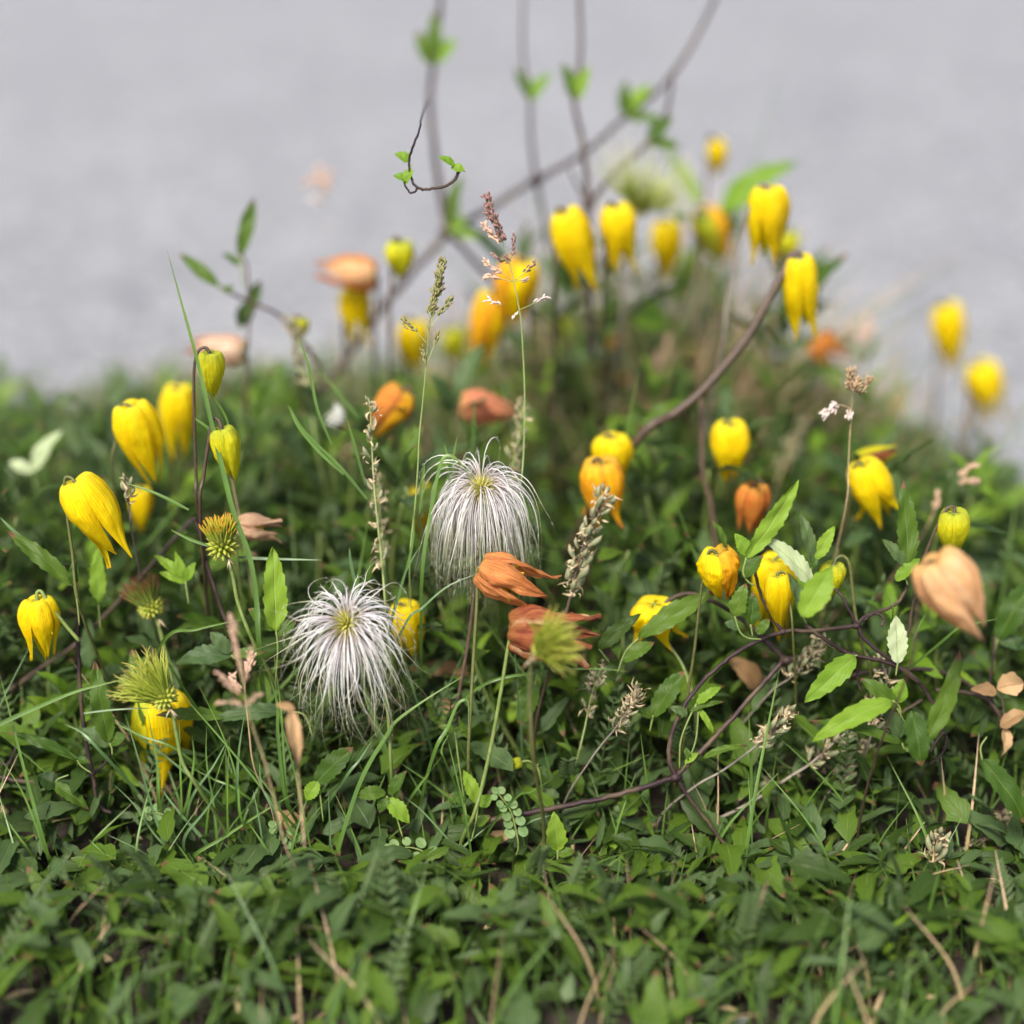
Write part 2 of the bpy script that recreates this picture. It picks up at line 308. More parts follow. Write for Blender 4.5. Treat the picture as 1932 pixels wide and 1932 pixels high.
def tube(pts, radii, n=6, cap=True):
    if isinstance(radii, (int, float)): radii = [radii]*len(pts)
    elif len(radii) != len(pts):
        a = np.interp(np.linspace(0, 1, len(pts)), np.linspace(0, 1, len(radii)), radii); radii = list(a)
    T, N = frames(pts); v = []; uv = []; f = []
    for i, p in enumerate(pts):
        b = T[i].cross(N[i])
        for k in range(n):
            a = 2*math.pi*k/n
            v.append(p + (N[i]*math.cos(a)+b*math.sin(a))*radii[i]); uv.append((k/n, i/(len(pts)-1)))
    for i in range(len(pts)-1):
        for k in range(n):
            f.append((i*n+k, i*n+(k+1) % n, (i+1)*n+(k+1) % n, (i+1)*n+k))
    if cap:
        f.append(tuple(range(n-1, -1, -1))); f.append(tuple((len(pts)-1)*n+k for k in range(n)))
    return v, f, uv
def spindle(g, a, b, r, n=5, prof=(0.15, 0.8, 1.0, 0.7, 0.08), bend=None):
    a = Vector(a); b = Vector(b); k = len(prof); pts = [a.lerp(b, i/(k-1)) for i in range(k)]
    if bend is not None:
        for i in range(k): pts[i] = pts[i] + bend*math.sin(math.pi*i/(k-1))
    g.tube(pts, [max(r*q, 1e-5) for q in prof], n, False)
def ribbon(pts, widths, facing=None, fold=0.25):
    """flat blade, three verts across with a shallow keel"""
    if len(widths) != len(pts):
        widths = list(np.interp(np.linspace(0, 1, len(pts)), np.linspace(0, 1, len(widths)), widths))
    T, N = frames(pts); v = []; uv = []; f = []
    for i, p in enumerate(pts):
        if facing is not None:
            s = T[i].cross(facing); s = s.normalized() if s.length > 1e-4 else N[i]
        else: s = N[i]
        nn = s.cross(T[i]); w = widths[i]/2
        v += [p-s*w+nn*w*fold, p, p+s*w+nn*w*fold]; t = i/(len(pts)-1); uv += [(0, t), (0.5, t), (1, t)]
    for i in range(len(pts)-1):
        for k in range(2): f.append((3*i+k, 3*i+k+1, 3*i+k+4, 3*i+k+3))
    return v, f, uv

def thing(name, label, cat, loc=(0, 0, 0), group=None):
    o = bpy.data.objects.new(name, None); C.objects.link(o); o.location = loc; o.empty_display_size = 0.01
    o['label'] = label; o['category'] = cat
    if group: o['group'] = group
    return o
def tag(o, label, cat, group=None):
    o['label'] = label; o['category'] = cat
    if group: o['group'] = group
    return o
def struct(o): o['kind'] = 'structure'; return o

# ------------------------------------------------------------------ ground
def bed_edge(x):          # where the planted soil meets the asphalt, metres from the camera
    return float(np.interp(x, [-1.5, -.4, -.1, .1, .22, .31, .37, .45, .6, 1.5], [1.10, 1.10, 1.16, 1.18, 1.13, 1.03, .92, .78, .66, .5])) + 0.014*math.sin(x*19)+0.010*math.sin(x*43+1)
rs = np.random.RandomState(3)
S = 400.0
asph = bpy.data.objects.new('asphalt_road', mesh_from('asphalt_road', [(-S, -S, -0.012), (S, -S, -0.012), (S, S, -0.012), (-S, S, -0.012)], [(0, 1, 2, 3)], None, 'asphalt', False))
C.objects.link(asph); struct(asph)
nx, ny = 120, 80; V = []; F = []
for j in range(ny+1):
    for i in range(nx+1):
        x = -1.5 + 3.0*i/nx; e = bed_edge(x); y = -0.4 + (e+0.4)*j/ny
        t = (e-y)
        z = 0.0 + 0.006*math.sin(x*31+y*17)+0.005*math.sin(x*57-y*43)+rs.uniform(-0.003, 0.003)
        z = z*min(1, t/0.08) - 0.018*max(0, 1-t/0.06)
        V.append((x, y, z))
for j in range(ny):
    for i in range(nx): a = j*(nx+1)+i; F.append((a, a+1, a+nx+2, a+nx+1))
soil = bpy.data.objects.new('soil_bed', mesh_from('soil_bed', V, F, None, 'soil')); C.objects.link(soil); struct(soil)
gg = Geo()
for i in range(1500):     # loose grit along the edge of the asphalt
    x = rnd.uniform(-0.7, 0.85); y = bed_edge(x)+rnd.gauss(0.02, 0.05); r = rnd.uniform(0.0012, 0.004)
    c = Vector((x, y, -0.012+r*0.5)); d = Vector((rnd.gauss(0, 1), rnd.gauss(0, 1), rnd.gauss(0, 0.4))).normalized()
    gg.tube([c-d*r, c-d*r*0.4, c+d*r*0.5, c+d*r], [r*0.35, r*0.9, r*0.8, r*0.3], 5)
gg.build('gravel', 'gravel', None, 'stuff')
bpy.data.objects['gravel']['label'] = 'loose grey grit where the planted soil meets the asphalt'

# ------------------------------------------------------------------ leaves
def leaf_geo(L, W, teeth=7, lobe=0.0, fold=0.22, bend=0.1, twist=0.0, seed=0, rows=None, cols=4, depth=0.14, peak=0.62, side=0.0):
    """serrated lance-shaped blade; x across, y along, z its upper side"""
    r = random.Random(seed); rows = rows or max(10, teeth*4)
    ph = r.uniform(0, 6); v = []; uv = []; f = []; n = 2*cols+1
    for i in range(rows+1):
        t = i/rows
        w = (t**peak)*((1-t)**0.92)*2.75*(1+0.06*math.sin(t*7+ph))
        if lobe: w = w*(1-0.32*lobe*math.exp(-((t-0.40)/0.05)**2)) + lobe*0.75*math.exp(-((t-0.24)/0.085)**2)
        if t == 0 or t == 1: w = 0.006
        k = (t*teeth) % 1.0
        for j in range(n):
            s = (j-cols)/cols; tooth = 1.0
            if teeth and abs(s) > 0.99 and 0.08 < t < 0.97:
                kk = (k + (0.37 if s > 0 else 0)) % 1
                tooth = 1 + depth*(kk-0.5)*1.6
            x = s*w*W/2*tooth
            y = t*L + (0.035*L*tooth*abs(s)*(1 if 0.1 < t < 0.9 else 0))*0.3
            z = fold*abs(x)*1.1 + bend*L*(math.sin(math.pi*t*0.95)) + 0.012*L*math.sin(t*9+s*2.2+ph) + 0.010*L*math.sin(t*17-s*3+ph*2)
            a = twist*t; x2 = x*math.cos(a)-z*math.sin(a)*0.4; z2 = z+x*math.sin(a)
            v.append(Vector((x2+side*L*math.sin(math.pi*t)*1.0, y, z2))); uv.append((0.5+s*0.5, t))
    for i in range(rows):
        for j in range(n-1):
            a = i*n+j; f.append((a, a+1, a+n+1, a+n))
    return v, f, uv
def orient(B, T, n):
    y = (T-B).normalized(); z = n - y*n.dot(y)
    z = z.normalized() if z.length > 1e-5 else y.orthogonal().normalized()
    x = y.cross(z); return Matrix((x, y, z)).transposed()
TOCAM = -FWD
def leaf_normal(roll=0.0, up=0.75):
    return (Vector((0, 0, 1))*up + TOCAM*0.8 + Vector((rnd.uniform(-.35, .35), rnd.uniform(-.2, .2), 0)) + Vector((roll, 0, 0))).normalized()
def hand_leaf(parent, tip, base, w, d=FOCUS, mat='leaf', lobe=0.0, bend=0.10, roll=0.0, dt=None, db=None, teeth=7, name='leaflet', fold=0.25, twist=0.0, side=0.0, up=0.75):
    B = P(base[0], base[1], db or d); T = P(tip[0], tip[1], dt or d)
    if mat == 'leaf_dry': teeth = 3; fold = .6
    m = orient(B, T, leaf_normal(roll, up))
    v, f, uv = leaf_geo((T-B).length, px(w, d), teeth, lobe, fold, bend, twist, rnd.randint(0, 9999), side=side)
    me = mesh_from(name, [m @ q + B - parent.location for q in v], f, uv, mat)
    o = bpy.data.objects.new(name, me); C.objects.link(o); o.parent = parent
    return o
def stem_path(pts, d=FOCUS, slope=0.25, ground=False, n=6):
    """(x, y[, depth]) picture points -> smooth 3D path; optionally carried down into the soil"""
    y0 = pts[0][1]; out = []
    for p in pts:
        dd = p[2] if len(p) > 2 else d + slope*max(0, p[1]-y0)*KPX*d
        out.append(P(p[0], p[1], dd))
    if ground and out[-1].z > 0.004:
        q = out[-1]; h = q.z; k = (out[-1]-out[-2]).normalized()
        out.append(Vector((q.x+k.x*h*0.3+rnd.uniform(-.004, .004), q.y+h*0.10, h*0.5)))
        out.append(Vector((q.x+k.x*h*0.4+rnd.uniform(-.006, .006), q.y+h*0.18, -0.006)))
    return spline(out, n)

# ------------------------------------------------------------------ flowers
def sepal_geo(L, r, phi, tip, shoulder=0.05, curl=0.0, seed=0, scale=1.0, wid=1.0, wrinkle=1.0, start=0.06, belly=0.0, nt=30, ns=14, taper=1.0):
    """one petal of a bell: a dome-topped quarter that narrows into a tail; tip 0 = closed, 0.5 = open bell, 1 = splayed"""
    q = random.Random(seed); v = []; uv = []; f = []
    tz = [0, .04, .10, .18, .30, .45, .60, .74, .87, 1.0]
    o = min(1.0, tip*2.2); fl_ = max(0.0, tip-.35)
    mixv = lambda a, b: [x+(y-x)*o for x, y in zip(a, b)]
    Rr = [start, .36, .66, .87, .99, 1.0+belly] + mixv([.86, .60, .34, .05], [.90+belly, .76, .66, .62])
    Rr[-2] += fl_*.7; Rr[-1] += fl_*1.7; Rr[-3] += fl_*.2
    Zz = [0, -.012, .0, .055, .17, .34, .52, .70, .86, 1.0]
    Hw = [.06, .34, .60, .78, .88, .86] + mixv([.74, .52, .28, .02], [.66, .36, .15, .012])
    p1, p2, p3 = q.uniform(0, 6), q.uniform(0, 6), q.uniform(0, 6)
    tw = q.uniform(-.55, .55)*o; sway = q.uniform(-.45, .45)*o
    T = np.linspace(0, 1, nt+1); ker = np.ones(3)/3
    def sm(a):
        y = np.interp(T, tz, a); y2 = np.convolve(np.pad(y, 1, 'edge'), ker, 'valid'); y2[0] = y[0]; y2[-1] = y[-1]; return y2
    RR, ZZ, HH = sm(Rr), sm(Zz), sm(Hw)
    for i in range(nt+1):
        t = T[i]; rr = RR[i]; zz = ZZ[i]; hw = HH[i]*wid
        if t > .5: hw *= (1-(1-taper)*(t-.5)*2)
        body = min(1, t*5)*max(0.0, min(1, (1.0-t)*3))
        for j in range(ns+1):
            s = -1 + 2*j/ns
            rad = r*rr*scale*(1 - 0.15*s*s*min(1, t*6) + 0.030*math.exp(-(s/0.13)**2)*body)
            ang = s*hw/max(rr, .42); ang = max(-1.2, min(1.2, ang))
            rad += r*curl*(abs(s)**3)*(0.3+t)*0.5
            wv = 0.55*math.sin(s*6+p1+t*2.5)+0.45*math.sin(t*9+p2+s*2)+0.42*math.sin(s*15+p3+t*2)+.2*math.sin(s*27+p1)
            rad += r*0.026*wrinkle*wv*min(1, t*5)
            rad += r*min(1, t*4)*wrinkle*(0.055*mnoise.noise(Vector((s*1.8+p1*9, t*4.2, p2*7)))+0.028*mnoise.noise(Vector((s*5+p1*9, t*9, p3*7))))
            a = phi+ang+tw*max(0, t-.4)+sway*max(0, t-.55)
            z = L*zz + r*0.035*wrinkle*math.sin(s*5+p3)*t - shoulder*L*math.exp(-((t-.10)/.07)**2)*(1-.9*s*s)
            v.append(Vector((math.cos(a)*rad, math.sin(a)*rad, -z))); uv.append((j/ns, t))
    n = ns+1
    for i in range(nt):
        for j in range(ns): a = i*n+j; f.append((a, a+1, a+n+1, a+n))
    return v, f, uv
FLOWERS = []
def flower(label, attach, tip, w, d=FOCUS, mat='yellow', open_=0.15, stem=None, stem_mat='stem_brown', stem_px=5, hang=0.5, roll=None, name='clematis_flower', cat='flower', group=None, wrinkle=1.0, tips=None, n=4, shoulder=0.05, stamens=False, curl=0.0, ground=True, belly=0.0, wid=1.0, mats=None, taper=1.0, start=0.06, slope=0.25, skip=()):
    if d > .78 and stem_px == 5: stem_px = 6.5
    if d > .78 and stem_mat == 'stem_grey': stem_mat = 'stem_brown'
    A = P(attach[0], attach[1], d)
    T2 = P(tip[0], tip[1], d); T = P(tip[0], tip[1], d + hang*(T2-A).length)
    L = (T-A).length; ax = (T-A).normalized()
    q = Vector((0, 0, -1)).rotation_difference(ax).to_matrix()
    root = thing(name, label, cat, A, group)
    r = px(w, d)/2; roll = rnd.uniform(0, 1.57) if roll is None else roll
    for k in range(n):
        if k in skip: continue
        phi = roll + 2*math.pi*k/n + rnd.uniform(-.06, .06)
        tp = (tips[k % len(tips)] if tips else max(0.0, open_*rnd.uniform(.6, 1.5)))
        v, f, uv = sepal_geo(L*rnd.uniform(.84, 1.0), r, phi, tp, shoulder, curl, rnd.randint(0, 99999), 1.0 if k % 2 == 0 else 0.955, wid*rnd.uniform(.94, 1.04), wrinkle, start, belly, taper=taper)
        me = mesh_from('petal', [q @ p for p in v], f, uv, (mats[k] if mats else mat))
        o = bpy.data.objects.new('petal', me); C.objects.link(o); o.parent = root
    if stamens or open_ >= 0.3:
        g = Geo()
        for k in range(46):
            a = rnd.uniform(0, 6.28); b = rnd.uniform(0, .55)
            dd = (q @ Vector((math.cos(a)*b, math.sin(a)*b, -1))).normalized()
            g.tube([A+dd*L*.04, A+dd*L*.25, A+dd*L*rnd.uniform(.38, .55)], [.0003, .0004, .0006], 4)
        g.build('stamens', 'stamen', root, 'stuff')
    if stem:
        pts = stem_path([attach] + list(stem), d, slope, ground)
        pts[0] = A + ax*(L*0.015)
        g = Geo(); rr = px(stem_px, d)/2
        g.tube(pts, [rr*1.15, rr*0.9, rr, rr, rr*1.15], 7)
        st_ = g.build('stem', stem_mat, root)
        k = Geo(); k.tube([A-ax*rr*0.5, A+ax*rr*0.6], [rr*1.5, rr*1.9], 8); k.build('receptacle', 'stem_green', st_)
    FLOWERS.append(root); return root

fl = flower
# --- sharp flowers and buds
fl('closed lime yellow bell on dark arched stem behind the tall upright grass blade', (397, 668), (402, 755), 52, .682, 'lime', 0.02, [(388, 656), (374, 664), (366, 700), (367, 800), (370, 900), (373, 960)], stem_px=6, roll=.4, name='clematis_bud', cat='flower bud', shoulder=.06)
fl('closed lime yellow bell with shrivelled brown tip on dark hooked stem', (419, 811), (443, 916), 60, .67, 'lime', 0.03, [(412, 793), (401, 793), (394, 830), (384, 900), (378, 965)], stem_px=7, roll=.9, name='clematis_bud', cat='flower bud', shoulder=.05, wrinkle=1.5, hang=.35)
fl('open bright yellow bell with two long tips flared to one side', (247, 768), (298, 917), 88, .715, 'yellow', .20, [(236, 762), (224, 772), (218, 830), (214, 900)], 'stem_olive', tips=[.12, .55, .2, .3], roll=.3)
fl('blurred yellow bell behind the flared bell and the dark hooked stems', (335, 735), (338, 872), 72, .80, 'yellow', .35, [(326, 735), (318, 800)], 'stem_olive')
fl('big golden yellow bell tilted sideways with long curled tips on arched stem', (143, 911), (238, 1057), 100, .668, 'yellow', .30, [(133, 901), (122, 905), (124, 950), (136, 1040), (152, 1150)], 'stem_olive', 6, tips=[.30, .5, .15, .45], roll=1.15, hang=.3, belly=.05)
fl('plump yellow bell with splayed pointed tips hanging by the purple vine', (70, 1133), (88, 1255), 74, .668, 'yellow', .3, [(70, 1118), (78, 1116), (90, 1135), (120, 1175), (150, 1210)], 'stem_green', 7, tips=[.35, .15, .45, .3], roll=.5, hang=.3, belly=.06, ground=False)
fl('wide open yellow flower half hidden beneath the hairy green seed tuft', (303, 1318), (316, 1466), 112, .705, 'yellow', .6, [(312, 1308), (322, 1330), (330, 1420)], 'stem_green', tips=[.55, .8, .5, .9], roll=.3, mats=['yellow', 'yellow', 'lime', 'yellow'])
fl('small blurred yellow bell behind the grey hairy grass bud', (266, 925), (266, 1008), 46, .78, 'yellow', .15, [(262, 920), (258, 960)])
fl('yellow bell tucked behind the white radiating seed head', (762, 1143), (785, 1252), 66, .715, 'yellow', .3, [(752, 1140), (748, 1180)], roll=.2, tips=[.1, .5, .3, .1])
fl('yellow bell behind the silky drooping seed head and thin grass stalk', (798, 924), (800, 1025), 58, .79, 'yellow', .2, [(790, 920), (786, 980)])
fl('crumpled golden flower seen from above with olive stem crossing its face', (1352, 1046), (1366, 1134), 82, .672, 'amber', .12, [(1344, 1038), (1334, 1050), (1322, 1120), (1311, 1220), (1298, 1310), (1290, 1400)], 'stem_olive', 6, wrinkle=3.0, roll=.8, shoulder=.12, hang=.45, curl=.12, mats=['amber', 'yellow', 'yellow', 'amber'])
fl('smooth yellow bell beside dark vine with tattered petal edge and hooked stem', (1467, 1087), (1470, 1182), 58, .672, 'yellow', .06, [(1469, 1080), (1479, 1081), (1487, 1098), (1491, 1140), (1496, 1200)], 'stem_olive', 5, roll=.7, shoulder=.04)
fl('larger open yellow flower behind the smooth bell, petals hanging wide', (1462, 1058), (1458, 1205), 88, .712, 'yellow', .45, [(1468, 1050), (1480, 1060), (1490, 1150)], 'stem_olive', roll=.2, tips=[.4, .6, .5, .5])
fl('lime bud on thick arched stem partly behind a bright fresh leaf', (1573, 1066), (1562, 1135), 52, .683, 'lime', .04, [(1578, 1053), (1592, 1050), (1603, 1066), (1608, 1110), (1614, 1160), (1628, 1220), (1642, 1262)], 'stem_olive', 7, roll=.2, name='clematis_bud', cat='flower bud', shoulder=.05)
fl('round lime yellow bud above the faded peach flower on dark curved stem', (1800, 968), (1796, 1056), 66, .688, 'lime', .02, [(1801, 958), (1790, 957), (1776, 975), (1756, 1020), (1738, 1070), (1722, 1140), (1708, 1220)], 'stem_brown', 6, roll=.5, name='clematis_bud', cat='flower bud', shoulder=.05)
fl('large faded peach flower with striped wrinkled petals pinched together at tips', (1762, 1062), (1858, 1200), 116, .605, 'peach', .15, [(1752, 1060), (1742, 1080), (1730, 1160), (1716, 1260)], 'stem_brown', wrinkle=1.5, roll=.3, hang=.1, tips=[.14, .32, .06, .24, .18], shoulder=.07, wid=.80, n=5)
fl('withered apricot flower with loose papery petals on slim upright stem', (911, 1072), (1046, 1133), 86, .668, 'apricot', .4, [(903, 1071), (899, 1085), (900, 1130), (893, 1250), (884, 1420)], 'stem_olive', 7, wrinkle=3.4, hang=.0, tips=[.65, .25, .55, .12], roll=.55, stamens=False, shoulder=.06, wid=.85, slope=.1)
fl('crumpled rust red flower lying sideways below the withered apricot flower', (972, 1193), (1128, 1203), 98, .664, 'rust', .55, [(965, 1198), (958, 1225), (946, 1300), (928, 1400), (908, 1490), (893, 1540)], 'stem_green', 8, wrinkle=3.2, hang=-.05, tips=[.5, .3, .7, .45], roll=.2, shoulder=.10, curl=.12, slope=.1)
fl('splayed yellow flower facing outward above the long serrated leaf', (1234, 1140), (1236, 1212), 92, .70, 'yellow', .8, [(1240, 1170), (1262, 1215), (1290, 1260), (1310, 1330), (1314, 1400)], 'stem_grass', 5, tips=[.8, .6, .9, .7], roll=.4, hang=.6, shoulder=.05)
fl('dull beige withered flower with brown tips beside orange-tipped seed tuft', (452, 990), (535, 1002), 56, .705, 'beige', .3, [(446, 990), (442, 1010), (448, 1060)], 'stem_green', wrinkle=2.0, hang=0, tips=[.3, .6, .2, .5])
fl('tiny green bud with pointed yellow tip low among dark leaves', (983, 1437), (944, 1450), 24, .69, 'green', 0, [(998, 1436), (1012, 1446), (1020, 1470)], 'stem_green', 4, name='clematis_bud', cat='flower bud', hang=0)
# --- middle distance
fl('yellow bell with bulging side and flared tips beneath the lilac brown bloom', (1628, 878), (1672, 984), 84, .735, 'yellow', .5, [(1620, 872), (1608, 890), (1600, 960)], 'stem_olive', tips=[.3, .9, .4, .7], roll=.9, hang=.4, belly=.06)
fl('half closed yellow and brown flower pointing up behind the bulging bell', (1618, 872), (1702, 846), 44, .755, 'lime', .25, [(1612, 880), (1608, 940)], 'stem_brown', mats=['lime', 'rust', 'lime', 'rust'], hang=0)
fl('egg shaped yellow bell hanging alone before the blurred green mass', (1379, 802), (1376, 912), 80, .752, 'yellow', .24, [(1376, 794), (1364, 800), (1358, 860)], 'stem_olive', roll=.78, belly=.04, taper=1.2)
fl('yellow bell directly above the amber bell and dried pod spike', (1154, 826), (1160, 915), 78, .752, 'yellow', .2, [(1150, 818), (1140, 826), (1134, 880)])
fl('amber bell with hanging tips behind the tallest dried pod spike', (1134, 874), (1142, 990), 94, .73, 'amber', .45, [(1130, 866), (1118, 874), (1112, 940)], tips=[.4, .8, .4, .6])
fl('squat orange flower with flat top behind the upright serrated leaf', (1424, 918), (1410, 1012), 66, .735, 'orange', .3, [(1426, 905), (1440, 915), (1444, 970)])
fl('yellow bell with notched tips hanging at the end of thick olive stem', (1508, 489), (1514, 640), 74, .752, 'yellow', .2, [(1504, 481), (1492, 484), (1478, 514), (1420, 620), (1380, 675), (1320, 742), (1270, 782), (1200, 834)], 'stem_brown', 17, roll=.8, tips=[.38, .5, .42, .46], slope=0.05, belly=.04, taper=1.35)
fl('tall yellow bell with three spread tips, topmost on grey brown stem', (1450, 358), (1448, 503), 80, .772, 'yellow', .35, [(1446, 348), (1432, 352), (1416, 385), (1392, 470), (1372, 570), (1362, 660)], 'stem_grey', 8, tips=[.4, .55, .5, .42], roll=.2, belly=.04, taper=1.35)
fl('long yellow bell with tilted body left of a forked blurred stem', (1066, 404), (1112, 552), 80, .795, 'yellow', .25, [(1062, 394), (1050, 400), (1046, 480), (1048, 560)], 'stem_grey', tips=[.36, .5, .35, .45], belly=.05, taper=1.3)
fl('blunt yellow bell under the fluffy pale green seed head', (1164, 392), (1172, 530), 76, .805, 'yellow', .42, [(1158, 384), (1146, 392), (1142, 480)], 'stem_grey')
fl('blurred round yellow bell between blunt bell and orange bell', (1258, 422), (1258, 524), 68, .93, 'yellow', .2, [(1254, 414), (1244, 420), (1240, 500)], 'stem_grey')
fl('blurred orange yellow bell with a green petal at its shoulder', (1330, 400), (1368, 508), 76, .93, 'amber', .15, [(1324, 392), (1312, 400), (1308, 470)], 'stem_grey', mats=['amber', 'amber', 'green', 'amber'])
fl('small hazy lime bud behind the notched bell and tall bell', (1490, 440), (1484, 505), 46, .93, 'lime', .05, [(1490, 432), (1482, 440), (1478, 500)], name='clematis_bud', cat='flower bud')
fl('far blurred yellow bell standing against bare grey asphalt', (1786, 580), (1800, 702), 68, 1.0, 'yellow', .1, [(1782, 572), (1770, 580), (1768, 680), (1764, 780), (1750, 860)], 'stem_grey')
fl('far blurred yellow bell with one petal kicked outward near the road', (1852, 690), (1872, 806), 72, .99, 'yellow', .45, [(1846, 684), (1834, 692), (1826, 790), (1812, 870)], 'stem_grey', tips=[.3, 1.1, .3, .5])
fl('blurred lime bud against the asphalt beside diagonal purple stem', (755, 458), (752, 530), 60, .815, 'lime', .02, [(752, 450), (742, 456), (738, 540), (736, 640)], 'stem_grey', name='clematis_bud', cat='flower bud', shoulder=.04)
fl('blurred yellow bell below the sideways faded orange flower', (668, 548), (676, 655), 66, .87, 'yellow', .35, [(664, 540), (652, 548), (650, 640)], 'stem_grey', tips=[.3, .9, .3, .6])
fl('blurred yellow bell beside the thin green grass stalk', (782, 610), (776, 706), 66, .92, 'yellow', .2, [(776, 602), (766, 610), (764, 690)], 'stem_grey')
fl('hazy greenish yellow bud behind the branching grass stalk', (856, 622), (858, 690), 50, .97, 'lime', .05, [(852, 614), (842, 622), (840, 690)], name='clematis_bud', cat='flower bud')
fl('big blurred amber bell hanging upside down behind purple grass panicle', (982, 496), (956, 625), 86, .84, 'amber', .15, [(980, 486), (992, 490), (1000, 580)], 'stem_grey', mats=['yellow', 'amber', 'amber', 'yellow'])
fl('blurred golden bell just below the big amber bell', (930, 560), (906, 696), 80, .86, 'amber', .2, [(928, 550), (940, 556), (946, 660)], 'stem_grey', mats=['amber', 'yellow', 'amber', 'yellow'])
fl('blurred faded orange flower lying sideways with ragged pale tips', (706, 520), (592, 508), 70, .85, 'peach', .3, [(712, 528), (712, 560), (706, 660)], 'stem_grey', hang=0, wrinkle=2, mats=['peach', 'orange', 'peach', 'orange'])
fl('rounded orange flower tilted down behind the pale pod spike', (760, 738), (700, 822), 76, .775, 'orange', .2, [(766, 730), (776, 744), (774, 840)], hang=.2, mats=['orange', 'amber', 'orange', 'amber'])
fl('salmon pink flower lying sideways by the woolly pod spike', (872, 762), (984, 780), 62, .80, 'salmon', .1, [(866, 762), (864, 780), (870, 860)], hang=.1)
fl('pale cream and pink withered flower on its side behind the lime bell', (458, 664), (346, 650), 64, .82, 'cream', .35, [(464, 668), (466, 700), (466, 780)], 'stem_grey', hang=0, wrinkle=2)
fl('blurred ragged orange flower with spread petals near dry grass stalk', (1540, 640), (1590, 684), 64, .93, 'orange', .6, [(1534, 640), (1530, 680)], hang=.1, wrinkle=2)
fl('blurred yellow bell tip hanging high against the asphalt alone', (1352, 268), (1354, 336), 44, .95, 'yellow', .1, [(1348, 260), (1338, 268), (1330, 400), (1326, 520)], 'stem_grey')
hz = [((1060, 600), (1066, 668), 46, 1.0, 'lime', 'hazy olive yellow bell low beside the forked stem'),
      ((1096, 640), (1128, 660), 34, 1.02, 'orange', 'small hazy withered orange flower nearest the forked stem foot'),
      ((1150, 632), (1140, 690), 38, 1.0, 'amber', 'small hazy amber flower above the orange ones in the green mass'),
      ((1090, 694), (1132, 712), 36, .97, 'orange', 'small hazy orange flower lying on blurred grass'),
      ((1166, 706), (1160, 756), 32, .98, 'amber', 'small hazy amber flower low in blurred grass beside a green leaf'),
      ((1310, 645), (1312, 700), 46, 1.0, 'yellow', 'hazy pale yellow flower beside the thick olive stem'),
      ((1186, 752), (1188, 790), 26, .95, 'yellow', 'tiny hazy yellow flower in the shadowed grass'),
      ((568, 602), (570, 640), 30, .80, 'lime', 'small lime bud beside the pale leafy pod spike')]
for a, t, w, d, m, lab in hz:
    fl(lab, a, t, w, d, m, .25, [(a[0]-6, a[1]-5), (a[0]-12, a[1]+4), (a[0]-10, a[1]+60)], 'stem_grey')

